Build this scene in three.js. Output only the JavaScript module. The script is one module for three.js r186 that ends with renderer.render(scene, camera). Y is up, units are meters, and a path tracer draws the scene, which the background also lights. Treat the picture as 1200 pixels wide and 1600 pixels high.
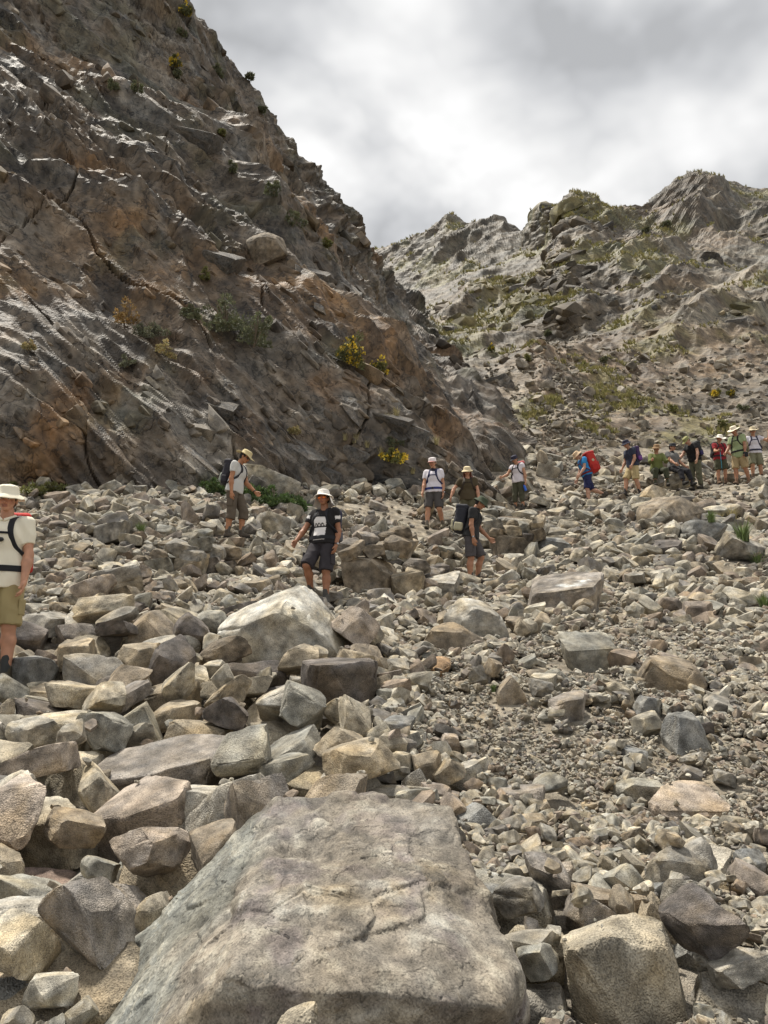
import * as THREE from 'three';
import { ConvexGeometry } from 'three/addons/geometries/ConvexGeometry.js';
import { mergeGeometries } from 'three/addons/utils/BufferGeometryUtils.js';

// ---------------------------------------------------------------- camera, sky, sun, exposure
const PW = 1200, PH = 1600, EYE = 1.6, PITCH = 13 * Math.PI / 180, FOV = 67;
const FPX = (PH / 2) / Math.tan(FOV * Math.PI / 360);
const scene = new THREE.Scene();
const camera = new THREE.PerspectiveCamera(FOV, PW / PH, 0.1, 1500);
camera.position.set(0, EYE, 0);
camera.rotation.x = PITCH;
camera.updateMatrixWorld(true);

const SUN_DIR = new THREE.Vector3(-0.33, 1, -0.25).normalize();
const SUN_INT = 4.3, SKY_GAIN = 0.78, EXPOSURE = 1.3;
const renderer = new THREE.WebGLRenderer({ antialias: true });
renderer.setSize(768, 1024);
renderer.toneMapping = THREE.LinearToneMapping;
renderer.toneMappingExposure = EXPOSURE;
renderer.shadowMap.enabled = true;

// ---------------------------------------------------------------- noise
function hsh(x, y, z, s) {
  let h = Math.imul(x, 374761393) ^ Math.imul(y, 668265263) ^ Math.imul(z, 2147483647 - 61) ^ Math.imul(s, 974711);
  h = Math.imul(h ^ (h >>> 13), 1274126177); h ^= h >>> 16; h = Math.imul(h, 2246822519); h ^= h >>> 13;
  return h >>> 0;
}
const U = 1 / 4294967296;
function vn(x, y, z, s = 0) {
  const xi = Math.floor(x), yi = Math.floor(y), zi = Math.floor(z);
  let u = x - xi, v = y - yi, w = z - zi;
  u = u * u * (3 - 2 * u); v = v * v * (3 - 2 * v); w = w * w * (3 - 2 * w);
  const a = hsh(xi, yi, zi, s), b = hsh(xi + 1, yi, zi, s), c = hsh(xi, yi + 1, zi, s), d = hsh(xi + 1, yi + 1, zi, s);
  const e = hsh(xi, yi, zi + 1, s), f = hsh(xi + 1, yi, zi + 1, s), g = hsh(xi, yi + 1, zi + 1, s), h = hsh(xi + 1, yi + 1, zi + 1, s);
  const l0 = a + (b - a) * u, l1 = c + (d - c) * u, l2 = e + (f - e) * u, l3 = g + (h - g) * u;
  const m0 = l0 + (l1 - l0) * v, m1 = l2 + (l3 - l2) * v;
  return (m0 + (m1 - m0) * w) * U * 2 - 1;
}
function fbm(x, y, z, o = 4, s = 0) {
  let a = 0.5, r = 0;
  for (let i = 0; i < o; i++) { r += a * vn(x, y, z, s + i * 17); x = x * 2.03 + 5.1; y = y * 2.03 + 1.7; z = z * 2.03 + 9.2; a *= 0.5; }
  return r;
}
// cellular noise: nearest cell's hash, its centre offset and the distance to the next cell
const WR = { id: 0, id2: 0, f1: 0, f2: 0, dx: 0, dy: 0, dx2: 0, dy2: 0 };
function worley(x, y, z, s) {
  const xi = Math.floor(x), yi = Math.floor(y), zi = Math.floor(z);
  let f1 = 9, f2 = 9;
  for (let k = -1; k <= 1; k++) for (let j = -1; j <= 1; j++) for (let i = -1; i <= 1; i++) {
    const h = hsh(xi + i, yi + j, zi + k, s);
    const dx = xi + i + (h & 1023) / 1023 - x, dy = yi + j + ((h >>> 10) & 1023) / 1023 - y, dz = zi + k + ((h >>> 20) & 1023) / 1023 - z;
    const d = dx * dx + dy * dy + dz * dz;
    if (d < f1) { f2 = f1; WR.id2 = WR.id; WR.dx2 = WR.dx; WR.dy2 = WR.dy; f1 = d; WR.id = h; WR.dx = dx; WR.dy = dy; } else if (d < f2) { f2 = d; WR.id2 = h; WR.dx2 = dx; WR.dy2 = dy; }
  }
  WR.f1 = Math.sqrt(f1); WR.f2 = Math.sqrt(f2);
  return WR;
}
function rng(seed) { let a = seed >>> 0; return () => { a = (a + 0x6D2B79F5) >>> 0; let t = Math.imul(a ^ (a >>> 15), 1 | a); t = (t + Math.imul(t ^ (t >>> 7), 61 | t)) ^ t; return ((t ^ (t >>> 14)) >>> 0) / 4294967296; }; }
const sst = (a, b, x) => { const t = Math.min(1, Math.max(0, (x - a) / (b - a))); return t * t * (3 - 2 * t); };
const lerp = (a, b, t) => a + (b - a) * t;
const V3 = (x, y, z) => new THREE.Vector3(x, y, z);
const DEG = Math.PI / 180;

// a point of the place seen in a given direction, d metres ahead of the camera in plan
const cp = Math.cos(PITCH), sp = Math.sin(PITCH);
function dirOf(px, py) { const x = (px - PW / 2) / FPX, y = (PH / 2 - py) / FPX; return V3(x, y * cp + sp, y * sp - cp); }
function at(px, py, d) { const r = dirOf(px, py); const k = d / -r.z; return V3(r.x * k, EYE + r.y * k, -d); }
function toPx(p) { const y = p.y - EYE, z = -p.z; const zc = z * cp + y * sp, yc = y * cp - z * sp; return [PW / 2 + FPX * p.x / zc, PH / 2 - FPX * yc / zc, zc]; }

// the sky: thin high overcast with thicker grey folds
function makeSky() {
  const w = 2048, h = 1024, data = new Float32Array(w * h * 4);
  for (let j = 0; j < h; j++) for (let i = 0; i < w; i++) {
    const el = ((j + 0.5) / h - 0.5) * Math.PI, az = ((i + 0.5) / w - 0.5) * 2 * Math.PI;
    const dy = Math.sin(el), dx = Math.cos(el) * Math.cos(az), dz = Math.cos(el) * Math.sin(az);
    const k = 1 / (Math.max(dy, 0) + 0.22);
    const X = dx * k, Z = dz * k;
    const wx = fbm(X * 0.9, 3.3, Z * 0.9, 4, 5), wz = fbm(X * 0.9, 7.7, Z * 0.9, 4, 9);
    const c = fbm(X * 2.6 + wx * 0.9 + 0.35, 1.2, Z * 2.6 + wz * 0.9, 6, 21), fine = fbm(X * 8 + wx * 1.5, 4.2, Z * 8 + wz * 1.5, 5, 33), puff = Math.abs(fbm(X * 3.4 + wz, 6.1, Z * 3.4 + wx, 5, 27));
    let b = 0.66 + 0.5 * c + 0.2 * fine + 0.75 * puff;
    // the folds in view: a bright opening above the gap, a grey roll to its right; edges frayed by the same noise
    const fr = 5 * wx + 5 * fine, fr2 = 4 * wz + 3 * fine;
    const blob = (ax, ey, sx, sy) => { const da = Math.atan2(dx, -dz) / DEG - ax + fr, de = el / DEG - ey + fr2; return Math.exp(-(da * da) / (sx * sx) - (de * de) / (sy * sy)); };
    b += 0.2 * blob(1, 42, 9, 4) + 0.2 * blob(8, 37, 5, 5) - 0.06 * blob(-3, 39.5, 8, 3) + 0.14 * blob(19, 34, 9, 5) - 0.2 * blob(21, 43, 13, 4.5) - 0.08 * blob(3, 31, 9, 3);
    b = Math.min(1.1, Math.max(0.5, b));
    b = lerp(b, 0.66, sst(0.35, 0.0, dy) * 0.7);
    if (dy < 0) b = lerp(0.66, 0.16, sst(0, -0.12, dy));
    b *= SKY_GAIN;
    const o = (j * w + i) * 4, g = sst(0.75, 0.4, b);
    data[o] = b * (1 - 0.035 * g); data[o + 1] = b * (1 - 0.015 * g); data[o + 2] = b * (1.0 + 0.02 * g); data[o + 3] = 1;
  }
  const t = new THREE.DataTexture(data, w, h, THREE.RGBAFormat, THREE.FloatType);
  t.mapping = THREE.EquirectangularReflectionMapping; t.magFilter = t.minFilter = THREE.LinearFilter; t.wrapS = THREE.RepeatWrapping; t.needsUpdate = true;
  return t;
}
scene.background = makeSky();
scene.environment = scene.background;
const sun = new THREE.DirectionalLight(new THREE.Color(1, 0.94, 0.84), SUN_INT);
sun.position.copy(SUN_DIR).multiplyScalar(120).add(V3(0, 8, -25));
sun.target.position.set(0, 8, -25);
sun.castShadow = true; sun.shadow.radius = 9; sun.shadow.mapSize.set(4096, 4096);
Object.assign(sun.shadow.camera, { left: -70, right: 70, top: 110, bottom: -50, near: 1, far: 300 });
sun.name = 'sun';
scene.add(sun, sun.target);

// ---------------------------------------------------------------- naming
const used = {};
function numbered(n) { const k = used[n] = (used[n] ?? -1) + 1; return k ? n + '_' + String(k).padStart(3, '0') : n; }
function shadows(o) { o.castShadow = true; o.receiveShadow = true; return o; }
function mesh(name, geo, mat, parent) { const m = shadows(new THREE.Mesh(geo, mat)); m.name = name; if (parent) parent.add(m); return m; }
function thing(name, label, category, pos, turn = 0, group) {
  const o = new THREE.Group(); o.name = numbered(name); scene.add(o);
  if (pos) o.position.copy(pos); o.rotation.y = turn;
  o.userData = { label, category }; if (group) o.userData.group = group;
  return o;
}
function tagged(name, geo, mat, label, category, group) {
  const m = mesh(numbered(name), geo, mat); scene.add(m);
  m.userData = { label, category }; if (group) m.userData.group = group; return m;
}

// ---------------------------------------------------------------- textures (grain only)
function tex(n, fn, srgb) {
  const d = new Uint8Array(n * n * 4);
  for (let j = 0; j < n; j++) for (let i = 0; i < n; i++) { const c = fn(i / n, j / n), o = (j * n + i) * 4; d[o] = c[0] * 255; d[o + 1] = c[1] * 255; d[o + 2] = c[2] * 255; d[o + 3] = 255; }
  const t = new THREE.DataTexture(d, n, n); t.wrapS = t.wrapT = THREE.RepeatWrapping; t.magFilter = THREE.LinearFilter; t.minFilter = THREE.LinearMipmapLinearFilter; t.generateMipmaps = true;
  if (srgb) t.colorSpace = THREE.SRGBColorSpace; t.needsUpdate = true; return t;
}
function tn(u, v, f, s) { // tiling value noise
  const x = u * f, y = v * f, xi = Math.floor(x), yi = Math.floor(y); let a = x - xi, b = y - yi; a = a * a * (3 - 2 * a); b = b * b * (3 - 2 * b);
  const X1 = (xi + 1) % f, Y1 = (yi + 1) % f, x0 = xi % f, y0 = yi % f;
  return lerp(lerp(hsh(x0, y0, 7, s), hsh(X1, y0, 7, s), a), lerp(hsh(x0, Y1, 7, s), hsh(X1, Y1, 7, s), a), b) * U;
}
function tf(u, v, f, o, s) { let r = 0, a = 0.5, n = 0; for (let i = 0; i < o; i++) { r += a * tn(u, v, f, s + i); n += a; a *= 0.55; f *= 2; } return r / n; }
const clamp1 = x => Math.min(1, Math.max(0, x));
// speckled crystalline rock, one tile = 0.5 m
const grainMap = tex(512, (u, v) => {
  const sp1 = tn(u, v, 128, 3), sp2 = tn(u, v, 200, 4), m = tf(u, v, 6, 5, 8), m2 = tf(u, v, 4, 4, 40);
  let b = 0.80 + 0.6 * (m - 0.5) + 0.2 * (sp1 - 0.5) + 0.12 * (sp2 - 0.5);
  if (sp1 < 0.2) b -= 0.08; if (sp2 > 0.84) b += 0.06;
  return [clamp1(b + 0.05 * (m2 - 0.5)), clamp1(b), clamp1(b - 0.08 * (m2 - 0.5))];
}, true);
const grainBump = tex(512, (u, v) => { const r = 1 - Math.abs(tf(u, v, 5, 5, 60) * 2 - 1); const b = clamp1(0.45 * tf(u, v, 8, 6, 50) + 0.2 * tn(u, v, 128, 3) + 0.35 * r); return [b, b, b]; });
// weathered cliff face, one tile = 5 m
const cliffMap = tex(1024, (u, v) => {
  const m = tf(u, v, 8, 7, 70), s = tf(u, v, 40, 4, 80), r = Math.abs(tf(u, v, 6, 6, 90) * 2 - 1);
  let b = 0.80 + 0.55 * (m - 0.5) + 0.4 * (s - 0.5) - 0.3 * (1 - sst(0, 0.05, r)) - 0.25 * (1 - sst(0, 0.06, Math.abs(tf(u, v, 13, 5, 96) * 2 - 1)));
  const w = tf(u, v, 5, 4, 100) - 0.5;
  return [clamp1(b + 0.1 * w), clamp1(b), clamp1(b - 0.12 * w)];
}, true);
const cliffBump = tex(1024, (u, v) => { const r = Math.abs(tf(u, v, 6, 6, 90) * 2 - 1), r2 = Math.abs(tf(u, v, 14, 5, 95) * 2 - 1); const b = clamp1(0.5 * tf(u, v, 10, 7, 75) + 0.3 * sst(0, 0.12, r) + 0.2 * sst(0, 0.2, r2)); return [b, b, b]; });
const clothBump = tex(256, (u, v) => { const b = clamp1(0.5 + 0.25 * Math.sin(u * 402) * Math.sin(v * 402) + 0.5 * (tf(u, v, 6, 4, 130) - 0.5)); return [b, b, b]; });
// ---------------------------------------------------------------- the hikers: where each stands (pixel of the lower foot, pixel row of the hat top) and how
const C = (r, g, b) => new THREE.Color().setRGB(r, g, b);
const hx = h => new THREE.Color(h);
const PEOPLE = [
  { label: 'hiker in cream shirt and cream bucket hat at the left edge of the photo', px: -16, py: 1064, top: 757, h: 1.8, yaw: 6, lean: 2, head: [4, 6, 0],
    armL: [4, 8, 16], armR: [6, 8, 20], legL: [3, 3, 4], legR: [24, 2, 34], shirt: hx('#e9e2cd'), shirtHem: 0.075, collar: true, sleeve: 0.62, legs: hx('#a3946a'), legLen: 0.98, sock: hx('#3c3d3c'), sockH: 0.12, boot: hx('#4b4436'),
    skin: hx('#c08d70'), hair: hx('#4a3322'), hat: { kind: 'bucket', c: hx('#eee6cf') }, cell: 0.01, hung: true, pack: { c: hx('#17171c'), c2: hx('#b3241f'), w: 0.3, h: 0.52, t: 0.2, belt: true, strap: hx('#16171d'), roll: hx('#c22a22'), label: 'black rucksack with red top on the cream shirted hiker at left edge' } },
  { label: 'hiker in light grey T-shirt and khaki sun hat walking right along the cliff foot', px: 363, py: 840, top: 703, h: 1.75, yaw: 74, lean: 10, head: [24, 4, 0],
    armR: [-8, 5, 12], armL: [12, 8, 34], legR: [2, 2, 10], legL: [22, 2, 26], shirt: hx('#c9c8c4'), shirtHem: 0.04, sleeve: 0.5, legs: hx('#5e5346'), legLen: 1.32, sock: hx('#55504a'), boot: hx('#4b4238'),
    skin: hx('#b07a56'), hair: hx('#1d1713'), hat: { kind: 'wide', c: hx('#c9b98d') }, glasses: hx('#0c0c0e'), watch: true, cell: 0.015, pack: { c: hx('#25232b'), c2: hx('#8f958a'), w: 0.26, h: 0.46, t: 0.17, strap: hx('#2c2b30'), label: 'black and grey daypack on the hiker by the cliff foot' } },
  { label: 'hiker in black T-shirt with white front panel and orange mirrored sunglasses', px: 503, py: 946, top: 765, h: 1.74, yaw: -24, lean: -4, head: [2, 6, 3],
    armR: [20, 22, 20], armL: [-6, 8, 30], legR: [34, 6, 62], legL: [12, 2, 10], shirt: hx('#1a1718'), panel: hx('#e2dedb'), band: true, shirtHem: 0.03, sleeve: 0.55, legs: hx('#343034'), legLen: 1.0, sock: hx('#4a4844'), boot: hx('#57544e'),
    skin: hx('#9c6a4c'), hair: hx('#120e0c'), hat: { kind: 'flap', c: hx('#f0e9df') }, glasses: hx('#f07a1c'), watch: true, watchSide: 'L', cell: 0.0125, pack: { c: hx('#23243f'), c2: hx('#55565e'), w: 0.3, h: 0.5, t: 0.22, strap: hx('#15161d'), belt: true, label: 'navy and grey rucksack on the hiker with orange sunglasses' } },
  { label: 'hiker in white T-shirt, white cap and dark neck scarf with blue shoulder straps', px: 679, py: 826, top: 715, h: 1.78, yaw: -16, lean: 3, head: [10, -6, 0],
    armR: [10, 8, 14], armL: [-6, 7, 20], legR: [10, 6, 8], legL: [4, 5, 44], shirt: hx('#ded9e0'), shirtHem: 0.03, sleeve: 0.55, legs: hx('#504c4a'), legLen: 0.92, sock: hx('#6d655a'), boot: hx('#6a614f'), scarf: hx('#1f2033'),
    skin: hx('#bd8a6c'), hair: hx('#3a281c'), hat: { kind: 'cap', c: hx('#ece3e2'), visor: hx('#b9837c') }, watch: true, watchSide: 'L', cell: 0.019, pack: { c: hx('#27397c'), c2: hx('#7d9cc9'), w: 0.3, h: 0.46, t: 0.19, strap: hx('#22284f'), belt: true, beltC: hx('#2c3570'), label: 'royal blue rucksack on the white T-shirted hiker' } },
  { label: 'hiker in olive T-shirt, cream hat and sunglasses, half hidden behind the green-hatted hiker', px: 733, py: 836, top: 730, h: 1.7, yaw: -8, lean: 4, head: [14, -4, 0],
    armR: [8, 36, 14], armL: [4, 12, 10], legR: [4, 2, 4], legL: [8, 2, 14], shirt: hx('#4c412d'), shirtHem: 0.04, sleeve: 0.55, legs: hx('#54503c'), legLen: 1.0, sock: hx('#55504a'), boot: hx('#4b4238'),
    skin: hx('#c08d70'), hair: hx('#5a2d1c'), longHair: true, hat: { kind: 'bucket', c: hx('#d9c8a2') }, glasses: hx('#14120f'), cell: 0.019, pack: { c: hx('#5f2a27'), c2: hx('#43221f'), w: 0.28, h: 0.44, t: 0.18, strap: hx('#332a20'), label: 'maroon daypack on the olive T-shirted hiker' } },
  { label: 'hiker in charcoal T-shirt and dark green bucket hat looking down to the right', px: 738, py: 914, top: 777, h: 1.74, yaw: 70, lean: 11, head: [30, 6, 0],
    armR: [-4, 6, 12], armL: [8, 10, 34], legR: [2, 2, 4], legL: [22, 4, 34], shirt: hx('#2b2b2c'), shirtHem: 0.03, sleeve: 0.55, legs: hx('#4e4a4b'), legLen: 0.94, sock: hx('#4c4640'), boot: hx('#453d34'), scarf: hx('#201f22'),
    skin: hx('#a9785a'), hair: hx('#16110e'), hat: { kind: 'bucket', c: hx('#3d4632') }, watch: true, watchSide: 'R', cell: 0.015, pack: { c: hx('#21222b'), c2: hx('#a8a287'), w: 0.31, h: 0.52, t: 0.24, strap: hx('#1d1d20'), label: 'black rucksack with pale beige lower pocket on the green-hatted hiker' } },
  { label: 'hiker in white T-shirt and navy hat reaching out, blue bottle in the other hand', px: 812, py: 799, top: 713, h: 1.72, yaw: -42, lean: 6, head: [24, -8, 0],
    armR: [24, 22, 40], armL: [-4, 13, 8], legR: [6, 3, 8], legL: [2, 2, 6], shirt: hx('#dcd4d8'), shirtHem: 0.04, sleeve: 0.36, legs: hx('#4c4b3a'), legLen: 1.5, sock: hx('#55504a'), boot: hx('#3b352e'),
    skin: hx('#b98868'), hair: hx('#2a1c14'), hat: { kind: 'cap', c: hx('#2b2a3d'), visor: hx('#1e1d2b') }, bottle: true, cell: 0.02, pack: { c: hx('#201f24'), c2: hx('#b8585a'), w: 0.26, h: 0.44, t: 0.16, strap: hx('#1d1d22'), roll: hx('#c4686a'), label: 'black daypack with pink roll on the navy-hatted hiker' } },
  { label: 'hiker in bright blue T-shirt and navy shorts striding left under a red rucksack', px: 920, py: 790, top: 705, h: 1.74, yaw: -84, lean: 16, head: [34, 0, 0],
    armL: [6, 6, 30], armR: [2, 6, 20], legL: [8, 2, 10], legR: [-22, 2, 50], shirt: hx('#2f86c4'), shirtHem: 0.02, sleeve: 0.5, legs: hx('#20264f'), legLen: 0.98, sock: hx('#55504a'), boot: hx('#4f473c'),
    skin: hx('#c0937a'), hair: hx('#3a2416'), hat: { kind: 'bucket', c: hx('#c9ad8c') }, cell: 0.02, pack: { c: hx('#b5281d'), c2: hx('#a8201a'), w: 0.33, h: 0.62, t: 0.27, strap: hx('#6f2029'), belt: true, badge: true, tall: true, label: 'large red expedition rucksack on the blue T-shirted hiker' } },
  { label: 'hiker in navy shirt, navy bucket hat and beige shorts beside the red rucksack', px: 992, py: 775, top: 687, h: 1.75, yaw: -72, lean: 9, head: [16, 4, 0],
    armL: [2, 8, 26], armR: [4, 8, 24], legL: [0, 2, 14], legR: [26, 2, 18], shirt: hx('#2e3345'), shirtHem: 0.03, sleeve: 0.6, legs: hx('#b3a177'), legLen: 0.95, sock: hx('#2f2c2b'), boot: hx('#332e2c'),
    skin: hx('#b5866a'), hair: hx('#2a1c14'), hat: { kind: 'bucket', c: hx('#25253a') }, cell: 0.021, pack: { c: hx('#3a2350'), c2: hx('#6e3f86'), w: 0.28, h: 0.44, t: 0.17, strap: hx('#3a3f52'), label: 'purple daypack on the navy-shirted hiker' } },
  { label: 'hiker in green shirt and brown hat sitting behind the rocks', px: 1029, py: 762, top: 696, h: 1.7, yaw: -6, lean: 6, head: [12, 4, 0], sit: 0.42,
    armR: [34, 10, 50], armL: [34, 10, 50], legR: [78, 8, 82], legL: [78, 8, 82], shirt: hx('#6d7440'), shirtHem: 0.02, sleeve: 0.95, legs: hx('#3d402e'), legLen: 1.6, sock: hx('#3d402e'), boot: hx('#3b352e'),
    skin: hx('#ad7f62'), hair: hx('#3a281c'), hat: { kind: 'bucket', c: hx('#8a6d4c') }, cell: 0.021 },
  { label: 'hiker in grey T-shirt, dark cap and black trousers sitting on a rock', px: 1056, py: 758, top: 692, h: 1.75, yaw: 22, lean: -8, head: [14, 14, 0], sit: 0.44,
    armR: [30, 6, 20], armL: [18, 12, 30], legR: [62, 6, 42], legL: [66, 8, 52], shirt: hx('#6b6a68'), shirtHem: 0.02, sleeve: 0.6, legs: hx('#222126'), legLen: 1.7, sock: hx('#222126'), boot: hx('#2a2725'), scarf: hx('#1d1d20'),
    skin: hx('#b5866a'), hair: hx('#2a1c14'), hat: { kind: 'cap', c: hx('#2a2c33'), visor: hx('#24262c') }, cell: 0.021 },
  { label: 'hiker in black T-shirt, olive cap and long olive trousers bent forward to the left', px: 1090, py: 764, top: 683, h: 1.76, yaw: -64, lean: 16, head: [34, -6, 0],
    armL: [4, 14, 16], armR: [26, 14, 22], legL: [2, 4, 6], legR: [8, 3, 8], shirt: hx('#141416'), shirtHem: 0.03, sleeve: 0.5, legs: hx('#5c5b48'), legLen: 1.85, sock: hx('#4c4640'), boot: hx('#3a352c'),
    skin: hx('#c0937a'), hair: hx('#4a3020'), hat: { kind: 'cap', c: hx('#8b8a58'), visor: hx('#8b8a58') }, cell: 0.021, pack: { c: hx('#17191a'), c2: hx('#2c2557'), w: 0.3, h: 0.46, t: 0.2, strap: hx('#141517'), belt: true, label: 'black rucksack with violet side on the black T-shirted hiker' } },
  { label: 'hiker in red polo shirt and broad white sun hat holding a blue trekking pole', px: 1129, py: 757, top: 681, h: 1.68, yaw: 4, lean: 3, head: [18, 2, 0],
    armR: [24, 8, 52], armL: [10, 16, 40], legR: [4, 3, 6], legL: [12, 2, 20], shirt: hx('#8e2129'), shirtHem: 0.06, sleeve: 0.6, legs: hx('#4a4a36'), legLen: 0.98, sock: hx('#8a6a55'), boot: hx('#6a5340'),
    skin: hx('#bd8a6c'), hair: hx('#3a281c'), hat: { kind: 'broad', c: hx('#efe8dc') }, pole: true, cell: 0.021, pack: { c: hx('#1c1b20'), c2: hx('#8a2026'), w: 0.34, h: 0.5, t: 0.2, strap: hx('#2b2023'), belt: true, label: 'black and red rucksack on the red-shirted hiker' } },
  { label: 'hiker in pale green shirt, white hat and long beige shorts turned left', px: 1160, py: 756, top: 667, h: 1.84, yaw: -52, lean: 7, head: [20, -4, 0],
    armL: [2, 8, 14], armR: [14, 10, 30], legL: [-4, 3, 16], legR: [10, 3, 10], shirt: hx('#93a077'), shirtHem: 0.09, sleeve: 0.6, legs: hx('#a38f6b'), legLen: 1.02, sock: hx('#8a6a55'), boot: hx('#6a5340'),
    skin: hx('#a8775a'), hair: hx('#2a1c14'), hat: { kind: 'wide', c: hx('#e9dcc4') }, cell: 0.021, pouch: true, pack: { c: hx('#8d8260'), c2: hx('#5a5236'), w: 0.32, h: 0.54, t: 0.24, strap: hx('#1f1d1b'), belt: true, label: 'tan and olive rucksack on the pale green shirted hiker' } },
  { label: 'hiker in white T-shirt with navy straps and a raised hand, rightmost of the group', px: 1184, py: 751, top: 668, h: 1.74, yaw: -12, lean: 3, head: [10, -8, 0],
    armL: [28, 52, 138], armR: [8, 12, 20], legR: [14, 4, 18], legL: [2, 4, 6], shirt: hx('#d5d1d8'), shirtHem: 0.04, sleeve: 0.45, legs: hx('#7c7a62'), legLen: 0.96, sock: hx('#6d5a4a'), boot: hx('#4b4238'),
    skin: hx('#b98868'), hair: hx('#1d1713'), hat: { kind: 'wide', c: hx('#c6b899') }, glasses: hx('#14120f'), cell: 0.021, pack: { c: hx('#1f2138'), c2: hx('#191a28'), w: 0.3, h: 0.46, t: 0.18, strap: hx('#2a2c44'), belt: true, label: 'navy rucksack on the rightmost hiker' } },
];
// skeleton of one hiker in its own frame (facing +z, left = +x), lowest foot at y = 0
function skeleton(s) {
  const H = s.h, J = {};
  const up = a => V3(0, Math.cos(a), Math.sin(a));
  const P = V3(0, 0.55 * H, 0); J.pelvis = P;
  const tl = s.lean * DEG, tup = up(tl), fw = V3(0, -Math.sin(tl), Math.cos(tl)); J.tup = tup; J.tfw = fw;
  J.q = new THREE.Quaternion().setFromAxisAngle(V3(1, 0, 0), tl);
  const T = (x, y, z) => P.clone().addScaledVector(tup, y * H).addScaledVector(fw, z * H).add(V3(x * H, 0, 0)); J.T = T;
  J.waist = T(0, 0.08, 0); J.chest = T(0, 0.18, 0.005); J.neck = T(0, 0.285, -0.004);
  const hp = (s.lean * 0.6 + s.head[0]) * DEG; J.hq = new THREE.Quaternion().setFromEuler(new THREE.Euler(hp, s.head[1] * DEG, s.head[2] * DEG, 'YXZ'));
  J.headBase = T(0, 0.315, 0.004);
  J.head = J.headBase.clone().add(V3(0, 0.068 * H, 0.018 * H).applyQuaternion(J.hq));
  const limb = (o, flex, abd, side, len) => { const a = flex * DEG, b = abd * DEG; return o.clone().add(V3(side * Math.sin(b), -Math.cos(a) * Math.cos(b), Math.sin(a) * Math.cos(b)).multiplyScalar(len)); };
  for (const [k, sd] of [['L', 1], ['R', -1]]) {
    const A = s['arm' + k], G = s['leg' + k];
    J['sh' + k] = T(sd * 0.103, 0.262, -0.004);
    J['el' + k] = limb(J['sh' + k], A[0], A[1], sd, 0.172 * H);
    J['wr' + k] = limb(J['el' + k], A[0] + A[2], A[1] * 0.45 - (A[2] > 90 ? 20 : 0), sd, 0.15 * H);
    J['hd' + k] = limb(J['wr' + k], A[0] + A[2] * 1.05, A[1] * 0.3, sd, 0.1 * H);
    J['hip' + k] = P.clone().add(V3(sd * 0.052 * H, -0.02 * H, 0));
    J['kn' + k] = limb(J['hip' + k], G[0], G[1], sd, 0.245 * H);
    J['an' + k] = limb(J['kn' + k], G[0] - G[2], G[1] * 0.6, sd, 0.243 * H);
    J['fp' + k] = Math.max(-20, Math.min(35, -(G[0] - G[2]) * 0.55)) * DEG; // foot pitch, toes down when the shin trails
  }
  const low = Math.min(J.anL.y, J.anR.y) - 0.075;
  const off = s.sit ? -(P.y - 0.075 * H) + s.sit : -low;
  for (const k in J) if (J[k].isVector3 && k !== 'tup' && k !== 'tfw') J[k].y += off;
  J.topY = J.head.y + 0.07 * H + 0.02;
  return J;
}
for (const s of PEOPLE) {
  s.J = skeleton(s);
  // how far off: the hiker's own height must span the rows from hat to foot
  let d = 15;
  for (let i = 0; i < 30; i++) { const p = at(s.px, s.py, d), t = toPx(V3(p.x, p.y + s.J.topY, p.z)); d *= lerp(1, (s.py - t[1]) / (s.py - s.top), 0.8); }
  s.d = d; s.pos = at(s.px, s.py, d);
}
// ---------------------------------------------------------------- the scree slope: a height surface through surveyed points
const anchors = [];
const anch = (px, py, d) => { const p = at(px, py, d); anchors.push([p.x, d, p.y]); };
for (const s of PEOPLE) if (!s.sit && s.px !== 733) anchors.push([s.pos.x, s.d, s.pos.y - 0.03]);
for (const a of [[600, 1600, 2.7], [100, 1600, 2.8], [1100, 1600, 2.8], [0, 1330, 4.2], [300, 1330, 4.2], [600, 1330, 4.2], [900, 1330, 4.2], [1190, 1330, 4.3], [300, 1090, 7], [600, 1060, 7.5], [900, 1060, 7.8], [1190, 1060, 8],
  [250, 950, 9.6], [950, 940, 12], [1190, 920, 13.2], [100, 870, 11.8], [1000, 835, 18.0], [1190, 835, 18.2], [60, 790, 15.5], [0, 782, 15.8], [200, 785, 15.6], [300, 785, 16], [450, 793, 17.6], [560, 790, 19.2], [640, 785, 20.4], [720, 770, 22.4], [790, 742, 24.5], [830, 706, 28], [900, 720, 27], [1100, 738, 27.2], [1200, 732, 27.5], [1330, 735, 27]]) anch(...a);
for (const a of [[-20, 0, 0.3], [20, 0, -0.3], [0, 0, 0], [0, -15, -4], [-20, -12, -3], [20, -12, -3.6], [-22, 12, 4.2], [22, 14, 3.4], [26, 28, 10.8], [-20, 30, 12], [0, 36, 13], [14, 36, 14]]) anchors.push(a);
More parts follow.
